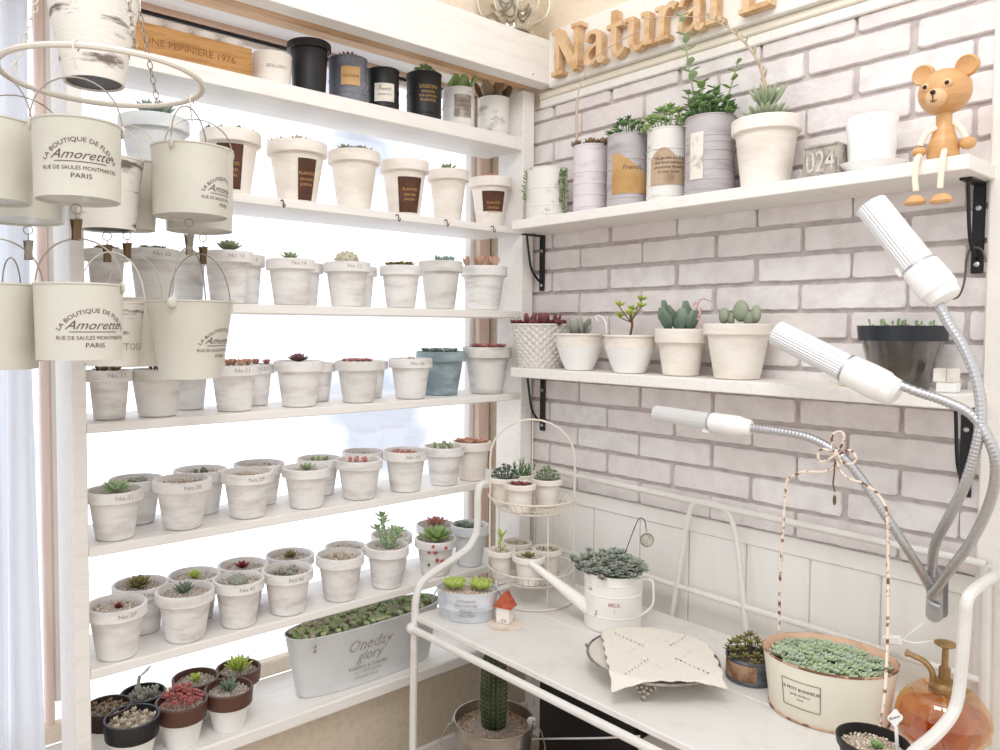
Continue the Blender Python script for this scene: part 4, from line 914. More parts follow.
# rope bundle
p = at(852, 385, 'y', -.09); t = None
mb = MB()
for k in range(5): mb.tube(ring((0, 0, .006+.0045*k), .013-.001*(k % 2), 20, sx=1.5), .0028, 6, closed=True)
mb.tube([(0, -.016, .0), (.002, -.0175, .016), (0, -.014, .028)], .0026, 6); mb.tube([(.006, -.015, .0), (.006, -.0165, .016), (.005, -.013, .028)], .0026, 6)
tag(mb.build('cord_bundle', CORD, None, (p.x, -.09, LS-.0022)), 'small bundle of cream cord lying behind the middle lamp head', 'cord bundle')

# ================================================================= HANGING BUCKETS
RC = Vector((.194, -1.098, 1.85)); RR = .133
t = thing('hanging_ring', RC, 'cream wire ring hanging on chains and carrying the buckets', 'hanging rack'); mb = MB(); mb.tube(ring((0, 0, 0), RR, 56), .0042, 8, closed=True); mb.build('ring', WIREW, t)
def onring(px):
    best = None
    for k in range(720):
        a = 2*pi*k/720; p = RC+Vector((RR*cos(a), RR*sin(a), 0)); v = p-CAM; x = PPX+F_PX*v.dot(Rt)/v.dot(Fw); y = PPY-F_PX*v.dot(Up)/v.dot(Fw)
        yield a, x, y
def ringpt(px, near):
    c = sorted(((abs(x-px)+(0 if (y < 78) == near else 1000)), a) for a, x, y in onring(px))[0][1]; return RC+Vector((RR*cos(c), RR*sin(c), 0))
def chain(a, b, l=.0135, w=.0042, r=.0009):
    a, b = Vector(a), Vector(b); d = (b-a); n = max(2, int(d.length/(l*.8))); q = Vector((0, 0, 1)).rotation_difference(d.normalized()).to_matrix().to_4x4(); mb = MB()
    for i in range(n):
        c = a+d*((i+.5)/n); mb.X = Matrix.Translation(c) @ q @ Matrix.Rotation(pi/2*(i % 2), 4, 'Z')
        mb.tube([(w*cos(u)*.9, 0, l/2*sin(u)) for u in [2*pi*k/10 for k in range(10)]], r, 5, closed=True)
    mb.X = None; return mb
APX = Vector((0, .0, .36))
for px, nr in ((6, False), (136, True), (158, False)):
    p = ringpt(px, nr)-RC; chain(p, APX+(p-APX)*.06).build('chain', WIREG if px != 6 else WIREW, t)
# long whitewashed pot above
def hook(pt, name='hook', dz=.03):
    mb = MB(); p = Vector(pt)-RC; mb.tube(catmull([p+Vector((0, 0, -dz)), p+Vector((.004, -.004, -dz*.5)), p+Vector((.005, -.005, 0)), p+Vector((0, 0, .006)), p+Vector((-.004, .004, 0)), p+Vector((-.003, .003, -.006))], 5), .0014, 6); mb.build(name, WIREW, t)
VDIR = Vector((CAM.x-RC.x, CAM.y-RC.y, 0)).normalized(); HDIR = Vector((-VDIR.y, VDIR.x, 0))
AMO = lambda s: [('LA BOUTIQUE DE FLEURS', .0072*s, 0, .0225*s, .046*s, 0, .0, 1.12), ('Amorette', .0145*s, 0, .0035*s, 0, .5, -.004, 1.12), ('_', .056*s, 0, 0), ('RUE DE SAULES MONTMARTRE', .0062*s, 0, -.0085*s, 0, 0, .0, .98), ('PARIS', .0075*s, 0, -.0175*s, 0, 0, .0, 1.2)]
def bucket(name, px, w_, ytop, ybot, depth, label, mat_=CREAM, taper=.97, hpy=None, hdir=0., lines=None, lphi=0, lz=.45, rim=True, dark=False, ears=True):
    """bucket whose top rim centre is seen at px,ytop at the given depth"""
    d = Fw + Rt*((px-PPX)/F_PX) - Up*((ytop-PPY)/F_PX); p = CAM+d*depth; R = w_*depth/F_PX/2; h = (ybot-ytop)*depth/F_PX*.985
    b = thing(name, (p.x, p.y, p.z-h), label, 'bucket', 'hanging buckets')
    mb = MB(); Rb = R*taper; rad = lambda z: Rb+(R-Rb)*z/h
    mb.lathe([(0, .003), (Rb-.003, .003), (Rb-.0025, 0), (Rb, 0), (Rb, .003), (rad(h*.5), h*.5), (R, h-.003), (R+.0012, h-.002), (R+.0012, h), (R-.001, h), (rad(h*.5)-.0012, h*.5), (Rb-.0015, .005), (0, .005)], 48)
    mb.build('bucket_body', mat_, b)
    if dark: mb = MB(); mb.lathe([(Rb-.004, .0022), (Rb-.004, .0026), (0, .0026)], 30); mb.build('dark_base', BLACKP, b)
    a0 = campos_angle(p)
    ha = a0+pi/2+hdir; hz = h+((ytop-hpy)*depth/F_PX if hpy is not None else R*.9); u = Vector((cos(ha), sin(ha), 0))
    pts = [u*R*1.02+Vector((0, 0, h-.008)), u*R*1.02+Vector((0, 0, h+.006))]+[u*(R*1.0*cos(q))+Vector((0, 0, h+.006+(hz-h-.006)*sin(q))) for q in [pi*k/16 for k in range(1, 16)]]+[-u*R*1.02+Vector((0, 0, h+.006)), -u*R*1.02+Vector((0, 0, h-.008))]
    mb = MB(); mb.tube(pts, .0011, 6); mb.build('handle', WIREG if ears else WIREW, b)
    if ears:
        for s_ in (1, -1):
            mb = MB(); c_ = u*(R+.0015)*s_+Vector((0, 0, h-.004)); mb.ball(c_, .0075, 12, 8, sc=(.35 if abs(u.x) > .7 else 1, .35 if abs(u.y) > .7 else 1, 1.1)); mb.build('handle_lug', mat_, b)
    if lines: mb = MB(); wrap(mb, lines, a0+lphi, lz*h, rad, off=.0006); mb.build('lettering', INKD if mat_ == CREAM else INK, b)
    return b, p, h, hz, R
def clip(px, py, l_px, depth, label, m=DBRASS, rp=None):
    d = Fw + Rt*((px-PPX)/F_PX) - Up*((py-PPY)/F_PX); p = CAM+d*depth; s = l_px*depth/F_PX
    c = thing('clip_hook', p, label, 'clip', 'metal clips hanging under the upper buckets')
    mb = MB(); r = .0062; mb.tube([(HDIR.x*r*cos(a), HDIR.y*r*cos(a), -r+r*sin(a)) for a in [2*pi*k/16 for k in range(16)]], .0008, 5, closed=True); mb.tube([(0, 0, -2*r), (0, 0, -s*.5)], .0008, 5); mb.build('ring', WIREG, c)
    mb = MB(); w_ = .0052; VD2 = (VDIR+HDIR*.6).normalized(); HD2 = Vector((-VD2.y, VD2.x, 0))
    for sg in (1, -1):
        q = HDIR*(.0014*sg); vs = []
        for z, o_ in ((-s*.42, .0042), (-s*.75, .0008), (-s, .0014)):
            for k in (-1, 1):
                for th in (0, .0008): vs.append(VD2*sg*(o_+th)*1.2+HD2*w_*k+Vector((0, 0, z)))
        fs = []
        for i in range(2): a = i*4; fs += [(a, a+2, a+6, a+4), (a+1, a+5, a+7, a+3), (a, a+4, a+5, a+1), (a+2, a+3, a+7, a+6)]
        fs += [(0, 1, 3, 2), (8, 10, 11, 9)]; mb.add(vs, fs)
    mb.build('jaws', m, c); return c
B = bucket
p = ringpt(76, True); D2 = (p-CAM).dot(Fw)
bf, *_ = B('hanging_bucket', 77, 82, 125, 202, D2, 'straight cream bucket with printed shop lettering, front centre of upper tier', hpy=78, lines=AMO(1.08), lphi=.08, lz=.42)
hook(p)
clip(76, 204, 36, D2, 'metal clip joining the two front lettered buckets', DBRASS)
B('hanging_bucket', 79, 82, 284, 360, D2+.005, 'straight cream bucket with printed shop lettering, front centre of lower tier', hpy=239, hdir=-.35, lines=AMO(1.05), lphi=.35, lz=.36)
p = ringpt(190, False); D3 = (p-CAM).dot(Fw)-.02
B('hanging_bucket', 190, 74, 149, 218, D3, 'cream bucket hanging at the right end of the ring, upper tier', hpy=108, hdir=1.1, lines=AMO(1.0), lphi=1.05, lz=.3)
hook(ringpt(192, False), dz=.035)
clip(189, 219, 36, D3, 'open metal clip under the right upper bucket', PEWTER)
B('hanging_bucket', 190, 84, 301, 379, D3-.04, 'tapered cream bucket with wide rim, lower right of the hanging group', taper=.7, hpy=248, hdir=1.2, lines=AMO(.95), lphi=.98, lz=.42)
B('hanging_bucket', 199, 66, 150, 232, D3+.12, 'cream bucket mostly hidden behind the upper right bucket', hpy=120, hdir=.3)
clip(203, 234, 30, D3+.12, 'small dark clip behind the right tapered bucket')
B('hanging_bucket', 200, 58, 306, 366, D3+.11, 'cream bucket hidden behind the tapered one, only its handle showing', hpy=254, hdir=.1, taper=.8)
p = ringpt(12, True); D1 = D2+.03
B('hanging_bucket', -8, 72, 122, 203, D1, 'cream bucket cut off by the left picture edge, upper tier', hpy=70, hdir=.2)
B('hanging_bucket', -6, 86, 284, 370, D1-.01, 'cream bucket cut off by the left picture edge, lower tier', hpy=238, hdir=.1, taper=.9)
B('hanging_bucket', 17, 86, 138, 222, D1+.16, 'cream bucket behind the left edge bucket with its white base showing', hpy=96)
clip(28, 226, 34, D1+.16, 'metal clip at far left below the rear bucket', PEWTER)
B('hanging_bucket', 12, 60, 292, 362, D1+.17, 'cream bucket behind the left lower bucket, narrow handle showing', hpy=258, hdir=1.3)
DT = [('ETOILE', .014, 0, 0)]
B('hanging_bucket', 107, 68, 160, 231, D2+.19, 'whitewashed streaky can with dark base behind the front upper bucket', mat_=SPLATTER, taper=.76, dark=True, hpy=122, hdir=.2, ears=False)
clip(107, 232, 30, D2+.19, 'dark clip under the streaky can, left one')
B('hanging_bucket', 131, 52, 163, 231, D2+.29, 'tapered cream bucket behind the streaky upper can', taper=.86, hpy=126, ears=False)
clip(127, 232, 26, D2+.28, 'brown clip under the streaky can, right one')
B('hanging_bucket', 112, 60, 302, 366, D2+.19, 'whitewashed streaky can with dark lettering behind the front lower bucket', mat_=SPLATTER, taper=.86, hpy=252, lines=DT, lphi=.75, lz=.25, ears=False)
B('hanging_bucket', 135, 50, 298, 367, D2+.31, 'tapered cream bucket behind the streaky lower can', taper=.86, hpy=255, ears=False)
B('hanging_bucket', 93, 86, -2, 84, D2+.1, 'large whitewashed streaky pot hanging inside the ring, dark base showing', mat_=SPLATTER, taper=.66, dark=True, hpy=-60, ears=False)

# ================================================================= METAL BENCH TABLE
BX0, BX1, ZT = .098, 1.0, .9
t = thing('metal_bench', (.55, -.26, FLZ), 'white painted metal bench with tube frame used as a plant table', 'bench'); L = Vector(t.location)
def bpart(n, pts, r, m=WHITEMET, k=6, cm=True):
    mb = MB(); P = catmull([Vector(p)-L for p in pts], k) if cm else [Vector(p)-L for p in pts]; mb.tube(P, r, 10); return mb.build(n, m, t)
def pl(a, b): mb = MB(); mb.bbox(tuple(Vector(a)-L), tuple(Vector(b)-L), .002); return mb.build('seat_board', WHITEMET, t)
pl((BX0+.002, -.468, ZT-.012), (BX1-.012, -.2625, ZT)); pl((BX0+.002, -.2605, ZT-.012), (BX1-.012, -.05, ZT))
def frame(x, bx, yb, zm, yr=-.035, x2=None):
    x2 = x2 or x
    return [(x2, yr, 1.150), (x2, yr-.012, 1.152), (x2, (yr+yb)/2, 1.153), (bx, yb+.03, 1.153), (bx, yb+.006, 1.147), (bx, yb, 1.125), (bx, yb, 1.09), (bx, yb-.002, 1.05), (bx, yb-.008, zm+.02), (bx, yb-.03, zm-.003), (bx, (yb-.44)/2, zm-.02), (bx, -.425, zm-.04), (bx, -.452, zm-.055), (bx, -.464, zm-.085), (bx, -.467, ZT-.02), (bx, -.47, .7), (bx, -.472, FLZ+.002)]
bpart('side_frame', frame(.1, .1, -.291, 1.016), .008)
ex = lambda px, py, y: at(px, py, 'y', y)
fr = [ex(990, 569, -.035), ex(996, 572.5, -.05), ex(993, 577, -.10), ex(982, 584, -.17), ex(971, 593, -.235), ex(966.5, 603, -.25), ex(965.5, 618, -.25), ex(962, 660, -.25), ex(958, 697, -.252), ex(951, 716, -.265), ex(935, 735, -.31), ex(910, 757, -.37)]
e = fr[-1]; fr += [Vector((1.0, -.43, e.z-.02)), Vector((1.0, -.46, e.z-.05)), Vector((1.0, -.468, .85)), Vector((1.0, -.47, .7)), Vector((1.0, -.472, FLZ+.002))]
bpart('side_frame', fr, .0077)
bpart('leg', [(.1, -.035, 1.15), (.1, -.035, .8), (.1, -.035, FLZ+.002)], .008); bpart('leg', [(.985, -.035, 1.135), (.99, -.035, .8), (.99, -.035, FLZ+.002)], .008)
bpart('top_rail', [(.1, -.035, 1.152), (.985, -.035, 1.138)], .0068, cm=False); bpart('back_rail', [(.1, -.035, .963), (.99, -.035, .955)], .006, cm=False)
bpart('back_arch', [(.425, -.036, .86), (.448, -.036, 1.0), (.466, -.036, 1.11), (.485, -.036, 1.145), (.53, -.036, 1.148), (.556, -.036, 1.135), (.574, -.036, 1.085), (.59, -.036, .97), (.604, -.036, .87)], .0055)
bpart('seat_rail', [(.1, -.475, ZT-.027), (1.0, -.475, ZT-.027)], .0075, cm=False); bpart('seat_rail', [(.1, -.05, ZT-.02), (1.0, -.05, ZT-.02)], .006, cm=False)
bpart('cross_rail', [(.1, -.47, ZT-.02), (.1, -.05, ZT-.02)], .006, cm=False); bpart('cross_rail', [(1.0, -.47, ZT-.02), (1.0, -.05, ZT-.02)], .006, cm=False)
bpart('seat_brace', [(.1, -.462, ZT-.013), (.16, -.44, ZT-.02), (.3, -.40, ZT-.02)], .004)
mb = MB(); v = Vector((.1, -.475, ZT-.027))-L; mb.ball(v, .0115, 12, 8); mb.build('joint', WHITEMET, t)
ZB = ZT+EPS
# pale blue oval tin
c = at(457, 606, 'z', ZB+.03); c = Vector((.178, -.39, ZB))
t = thing('blue_oval_tin', c, 'pale blue oval tin with lime green succulents on the left bench end', 'planted tin', rz=.78); hh = .062
def ov(mb, prof, n=48, c=None, cap=True):
    mb_ = mb; vs = []; fs = []
    for a_, b_, z in prof:
        for k in range(n): q = 2*pi*k/n; vs.append((a_*cos(q), b_*sin(q), z))
    for i in range(len(prof)-1):
        for k in range(n): k2 = (k+1) % n; fs.append((i*n+k, i*n+k2, (i+1)*n+k2, (i+1)*n+k))
    if cap: fs.append(tuple(range(n))[::-1]); fs.append(tuple((len(prof)-1)*n+k for k in range(n)))
    mb.add(vs, fs, c)
mb = MB(); ov(mb, [(.054, .036, 0), (.055, .037, .002), (.0600, .041, hh*.4), (.0612, .042, hh*.42), (.0606, .0415, hh*.46), (.063, .044, hh-.003), (.0645, .0455, hh-.002), (.0645, .0455, hh), (.0625, .0435, hh), (.061, .042, hh-.01)]); mb.build('tin', BLUETIN, t)
mb = MB(); ov(mb, [(.0605, .0415, hh-.012), (.05, .03, hh-.006)]); mb.m = 1
for i in range(160): a = i*2.4; q = sqrt((i+.5)/160); gravel_s = .0018; x, y = .058*q*cos(a), .039*q*sin(a); mb.add([(x+.002, y, hh-.006), (x, y+.002, hh-.006), (x-.002, y, hh-.006), (x, y-.002, hh-.006), (x, y, hh-.0035)], [(0, 1, 4), (1, 2, 4), (2, 3, 4), (3, 0, 4)], jit(rgb(220, 196, 178)[:3])+(1,))
mb.build('gravel', [GRAVELB, PEBBLE], t)
for x in (-.026, .028):
    mb = MB(); 
    for i in range(7): a = i*.9; rosette(mb, (.015*cos(a)*(i > 0), .015*sin(a)*(i > 0), .006), .021, 10, 'ygreen', w=.6, el0=.6, thick=.35)
    mb.build('succulent', LEAF, t, (x, .002, hh-.006))
for sg in (1, -1):
    mb = MB(); mb.tube(catmull([(sg*.063, -.008, hh-.008), (sg*.07, -.01, hh-.02), (sg*.072, 0, hh-.034), (sg*.07, .01, hh-.02), (sg*.063, .008, hh-.008)], 4), .0012, 5); mb.build('wire_handle', STEEL, t)
mb = MB(); lt = [('CAFE', .0105, 0, .0), ('GARDEN', .0085, 0, -.0085), ('PETIT JARDIN', .0075, 0, .013), ('BOTANIQUE', .007, 0, .022)]
rads = lambda z: .0595+.004*z/hh
for s_, size, dx, dy in lt:
    V, Fs = text2d(s_, size, 0, .01); out = []
    for x, y in V:
        x += dx; z = hh*.36+y+dy; k = rads(z); a = -pi/2-.0+x/.062; r_ = 1.012; out.append((k*r_*cos(a), k*.69*r_*1.01*sin(a), z))
    mb.add(out, Fs)
mb.build('lettering', INK, t)
# little house on a wood slice
p = at(505, 622, 'z', ZB+.002)
mb = MB(); vs = []; pr = []
for k in range(40): a = 2*pi*k/40; q = .036*(1+.05*sin(3*a)+.03*sin(7*a)); pr.append((q*cos(a), q*sin(a)*1.0))
mb.prism(pr, 0, .002); tag(mb.build('wood_slice', PALEWOOD, None, (p.x+.005, p.y-.004, ZB)), 'thin pale pinkish round coaster under the little house', 'coaster')
t = thing('little_house', (p.x, p.y, ZB+.0025), 'tiny white block house with terracotta red roof on the bench', 'ornament', rz=radians(22))
mb = MB(); mb.bbox((-.015, -.0125, 0), (.0135, .0125, .033), .0015); mb.build('house_body', PLASTER, t)
mb = MB(); z0 = .0325; ro = []
mb.add([(-.021, -.0165, z0), (.0195, -.0165, z0), (0, -.0165, z0+.029), (-.021, .0165, z0), (.0195, .0165, z0), (0, .0165, z0+.029)], [(0, 1, 2), (3, 5, 4), (0, 3, 4, 1), (1, 4, 5, 2), (0, 2, 5, 3)]); mb.build('roof', REDROOF, t)
mb = MB(); mb.bbox((.004, -.0131, .004), (.007, -.0124, .009), .0002); mb.bbox((-.002, -.0131, .004), (.001, -.0124, .009), .0002); mb.build('windows', INK, t)
# watering can
p = Vector((.392, -.185, ZB)); t = thing('watering_can', p, 'distressed white watering can holding a mass of grey green succulents', 'watering can'); Rw = .0575; h = .112
mb, rad = can_mb(Rw, h, rings=(.03, .072, .094), rb=1.0); mb.build('can_body', CHIPPED, t)
T = Vector(t.location); tip = at(531, 563, 'y', -.262)-T; root = at(588, 607, 'y', -.222)-T
mb = MB(); mb.tube([root+(root-tip)*.15, root, (root+tip)/2, tip, tip+(tip-root)*.015], [.018, .0155, .0105, .0062, .007], 16); mb.build('spout', CHIPPED, t)
mb = MB(); hx = Vector((cos(radians(22)), sin(radians(22)), 0)); 
mb.tube(catmull([hx*(Rw-.003)+Vector((0, 0, .101)), hx*(Rw+.012)+Vector((0, 0, .1035)), hx*(Rw+.021)+Vector((0, 0, .10)), hx*(Rw+.023)+Vector((0, 0, .085)), hx*(Rw+.023)+Vector((0, 0, .058)), hx*(Rw+.014)+Vector((0, 0, .042)), hx*(Rw-.001)+Vector((0, 0, .028))], 5), .0022, 8); mb.build('handle', CHIPPED, t)
mb = MB(); wrap(mb, [('MILK', .011, 0, .0, 0, 0, .01), ('1', .010, 0, -.013)], campos_angle(p)+.05, .055, rad, off=.0012); mb.build('lettering', INKR, t)
mb = MB()
for i in range(84):
    a = i*2.4; q = sqrt((i+.5)/84); x, y = Rw*1.12*q*cos(a), Rw*1.12*q*sin(a); z = h+.026*(1-q*q)+rnd.uniform(-.006, .008)
    mb.tube([(x*.7, y*.7, h-.012), (x, y, z)], .0012, 4, c=G(130, 130, 110)); rosette(mb, (x, y, z), .0155, 10, rnd.choice(['grey', 'greyg', 'grey', 'greyg']), w=.7, el0=-.1, el1=1.2, tip=.8)
for i in range(14):
    b_ = Vector((-.068-rnd.uniform(-.008, .02), rnd.uniform(-.035, .02), h+rnd.uniform(-.02, .022))); rosette(mb, b_, .0155, 10, 'greyg', w=.7, el0=-.1, tip=.8); mb.tube([(-.03, 0, h-.01), b_], .0012, 4, c=G(130, 130, 110))
mb.build('succulent_mass', LEAF, t)
# crystal on a wire
t = thing('crystal_pendant', at(628, 545, 'y', -.17), 'round faceted crystal hanging from a thin bent wire above watering can', 'ornament'); T = Vector(t.location)
q = [at(a, b, 'y', -.17)-T for a, b in ((622, 562), (628, 545), (637, 522), (641, 518), (645, 521), (646, 529))]; mb = MB(); mb.tube(catmull(q, 5), .0009, 6); mb.build('wire', BLACKM, t)
c_ = at(647, 540, 'y', -.17)-T; mb = MB(); mb.ball((0, 0, 0), .0125, 8, 5); mb.build('crystal', CLEARP, t, c_, sharp=5)
mb = MB(); mb.tube([tuple(c_+Rt*.0128*cos(a)+Up*.0128*sin(a)) for a in [2*pi*k/24 for k in range(24)]], .0011, 6, closed=True); mb.ball(at(646.5, 530.5, 'y', -.17)-T, .0022, 8, 6); mb.build('crystal_rim', PEWTER, t)
# pewter tray on feet with crochet doily
c = at(652, 657, 'z', ZB+.034); R = .109
t = thing('footed_tray', (c.x, c.y, ZB), 'round pewter tray standing on small ornate feet on the bench', 'tray')
mb = MB(); z = .034; mb.lathe([(0, z-.007), (R*.6, z-.0065), (R*.86, z-.004), (R*.97, z-.001), (R, z+.002), (R-.0025, z+.003), (R-.006, z+.0008), (R*.84, z-.0012), (0, z-.003)], 64); mb.build('plate', PLATE, t)
mb = MB(); mb.tube(ring((0, 0, z+.002), R, 64), .0026, 8, closed=True); mb.build('rim', PEWTER, t)
fa0 = campos_angle(c)-.12
for k in range(3):
    a = fa0+2*pi*k/3; f = MB(); bx = Vector((cos(a), sin(a), 0))*R*.86; sd = Vector((-sin(a), cos(a), 0))
    for (u, zz, r_) in ((0, .0063, .006), (-.006, .013, .005), (.006, .013, .005), (0, .016, .0055), (-.011, .02, .0045), (.011, .02, .0045), (-.004, .022, .004), (.004, .022, .004), (-.017, .025, .0038), (.017, .025, .0038)): f.ball(bx+sd*u+Vector((0, 0, zz)), r_, 8, 6)
    f.build('ornate_foot', PEWTER, t)
mb = MB(); v = Vector((cos(fa0+pi*.62), sin(fa0+pi*.62), 0))
for sg in (at(577, 655, 'z', ZB+.022)-Vector(t.location),): mb.ball(sg.normalized()*(R+.004)+Vector((0, 0, .0225)), .0032, 8, 6); mb.build('rim_knob', PEWTER, t)
# doily
cn = [at(a, b, 'z', ZB+.041) for a, b in ((600, 628), (700, 628), (726, 681), (612, 682))]; n = 90; mb = MB(); vs = []; fs = []
c0 = sum(cn, Vector())/4
def dz(u, v_):
    q = (cn[0].lerp(cn[1], u)).lerp(cn[3].lerp(cn[2], u), v_); w_ = q-Vector((c.x, c.y, q.z)); over = max(0, w_.length-R*1.02)
    e = min(u, 1-u, v_, 1-v_); sc_ = .0018*sin(u*40)*max(0, 1-e*12)+.0018*sin(v_*40)*max(0, 1-e*12)
    rib = .0006*sin(u*200+2*sin(v_*9)); d_ = (w_.normalized()*sc_ if w_.length > 1e-6 else Vector()); return q+d_+Vector((0, 0, max(-.022, -over*.5)+rib+.0008*sin(u*7+v_*5)))-c0
for i in range(n+1):
    for j in range(n+1): vs.append(dz(i/n, j/n))
hol = set()
for i in range(n):
    for j in range(n):
        a, b = (i-45)/45, (j-45)/45; d1 = abs(abs(a)+abs(b)-.62); d2 = abs(abs(a)-abs(b))
        if (d1 < .04 and (i+j) % 3 == 0 and i % 2) or (d2 < .03 and .25 < abs(a) < .8 and i % 3 == 0): hol.add((i, j))
        else: fs.append((i*(n+1)+j, (i+1)*(n+1)+j, (i+1)*(n+1)+j+1, i*(n+1)+j+1))
mb.add(vs, fs); o = mb.build('crochet_doily', DOILY, None, c0, sharp=60); sm = o.modifiers.new('s', 'SOLIDIFY'); sm.thickness = .0016; sm.offset = 1
tag(o, 'cream crocheted square doily lying over the pewter tray', 'doily')
# small rusty label tin
p = at(752, 655, 'z', ZB+.042); canned((p.x-.004, p.y+.0, ZB), .038, .042, 'bush', 'olive', 'low dark grey tin with rusty label and twiggy plant behind big pot', mat('dark_tin', rgb(120, 126, 136), .4, metal=.4, vcol=rgb(70, 72, 78), vs=20, vstretch=(1, 1, 3)), (.006, .038), 1.25, -.002, group=None, labelspec=(mat('rust_label', rgb(176, 140, 112), .8, vcol=rgb(120, 84, 62), vs=40), .8, .2, .85, -.5))
# large cream oval pot with bow handle
c = at(829, 658, 'z', .99); t = thing('bow_handle_pot', (c.x, c.y, ZB), 'large cream enamel oval pot with rusty rim and tall bow topped handle', 'planted pot', rz=radians(8)); hp = .092
A, Bb = .118, .088
ra = radians(30)
l_, r_ = at(762, 643, 'z', .99), at(898, 664, 'z', .99); t.rotation_euler.z = atan2(r_.y-l_.y, r_.x-l_.x); t.location = ((l_.x+r_.x)/2+.004, (l_.y+r_.y)/2-.006, ZB); A = (r_-l_).length/2*1.0; Bb = A*.86
mb = MB(); ov(mb, [(A*.86, Bb*.84, 0), (A*.875, Bb*.86, .002), (A*.99, Bb*.98, hp-.003), (A*.975, Bb*.965, hp-.004)], 64, cap=False); mb.build('pot', CREAMRUST, t)
mb = MB(); ov(mb, [(A*.985, Bb*.975, hp-.004), (A*1.005, Bb*1.0, hp-.002), (A*1.005, Bb*1.0, hp), (A*.985, Bb*.98, hp)], 64, cap=False); mb.build('rusty_rim', RUST, t)
mb = MB(); mb.tube([(A*.88*cos(a), Bb*.865*sin(a), .0015) for a in [2*pi*k/64 for k in range(64)]], .0016, 6, closed=True); mb.build('rusty_base_edge', RUST, t)
mb = MB(); ov(mb, [(A*.8, Bb*.78, hp-.026), (A*.975, Bb*.965, hp-.0035), (A*.985, Bb*.975, hp+.0003), (A*.97, Bb*.955, hp-.004), (A*.79, Bb*.765, hp-.024)], 64, cap=False); mb.build('inner_wall', PEACH, t)
mb = MB()
for i in range(190):
    a = i*2.39996; q = sqrt((i+.5)/190); x, y = A*.84*q*cos(a), Bb*.82*q*sin(a); rosette(mb, (x, y, hp-.016+.012*(1-q*q)+rnd.uniform(0, .006)), rnd.uniform(.009, .013), 9, rnd.choice(['frost', 'mint', 'frost', 'mint', 'sage']), w=.62, el0=.35, thick=.25)
mb.build('succulents', LEAF, t)
mb = MB(); ov(mb, [(A*.80, Bb*.78, hp-.03), (A*.82, Bb*.80, hp-.020)]); mb.build('soil', SOIL, t)
# frame label + lettering on the oval pot
LW, LH = .058, .042; az = t.rotation_euler.z; ca = campos_angle(c)-az-.42
def onov(x, z, off=.0008):
    f = .87+.12*z/hp; a = ca+x/(A*.93); return ((A*f+off)*cos(a), (Bb*(f-.012)+off)*sin(a), z)
mb = MB(); zc = hp*.5
for (x0, z0, x1, z1) in ((-LW/2, zc+LH/2, LW/2, zc+LH/2), (-LW/2, zc-LH/2, LW/2, zc-LH/2), (-LW/2, zc-LH/2, -LW/2, zc+LH/2), (LW/2, zc-LH/2, LW/2, zc+LH/2)):
    mb.tube([onov(x0+(x1-x0)*k/10, z0+(z1-z0)*k/10) for k in range(11)], .0008, 4)
mb.build('label_frame', mat('frame_grey', rgb(150, 140, 122), .7, vcol=rgb(150, 110, 84), vs=40), t)
mb = MB()
for s_, size, dy in (('LE PETIT BONHEUR', .0066, .006), ('Jardin de fleurs', .005, -.002), ('Paris', .005, -.009)):
    V, Fs = text2d(s_, size, 0, .012); mb.add([onov(x, zc+y+dy) for x, y in V], Fs)
mb.build('lettering', INKD, t)
# handle: two uprights, curls and a bow
Ti = Matrix.Rotation(-az, 4, 'Z') @ Matrix.Translation(-Vector(t.location)); yl, yr_ = at(762, 643, 'z', .99).y, -.285
def hp_(px, py, y): return Ti @ at(px, py, 'y', y)
pl_ = Vector(t.location)+Matrix.Rotation(az, 3, 'Z') @ Vector((-A*.93, Bb*.25, hp)); 
Yh = -.235
mb = MB(); mb.tube(catmull([hp_(779, 630, Yh), hp_(780, 580, Yh), hp_(783, 530, Yh), hp_(786, 486, Yh), hp_(792, 477, Yh), hp_(803, 472, Yh), hp_(822, 472, Yh), hp_(833, 468, Yh), hp_(836, 458, Yh)], 5), .0021, 6); mb.build('handle_upright', RUSTWIRE, t)
mb = MB(); mb.tube(catmull([hp_(876, 748, -.315), hp_(884, 700, -.30), hp_(887, 650, -.27), hp_(888, 600, -.25), hp_(888, 560, Yh), hp_(887, 515, Yh), hp_(880, 497, Yh), hp_(866, 485, Yh), hp_(848, 478, Yh), hp_(840, 470, Yh), hp_(836, 458, Yh)], 5), .0021, 6); mb.build('handle_upright', RUSTWIRE, t)
mb = MB()
for lp in ([(836, 455), (822, 462), (818, 456), (822, 449), (832, 452), (836, 455)], [(836, 455), (832, 444), (833, 434), (842, 432), (844, 440), (840, 448), (836, 455)], [(838, 455), (850, 450), (856, 458), (852, 464), (842, 462), (838, 455)]):
    mb.tube(catmull([hp_(a, b, Yh-.001) for a, b in lp], 5), .0019, 6)
mb.build('wire_bow', RUSTWIRE, t)
mb = MB(); mb.tube(catmull([hp_(835, 460, Yh-.002), hp_(834, 475, Yh-.002), hp_(833, 484, Yh-.002), hp_(835, 492, Yh-.002)], 4), .0012, 5); 
mb.ball(hp_(834.5, 500, Yh-.002), .0042, 8, 8, sc=(.6, .6, 1.9)); mb.build('charm', DBRASS, t)
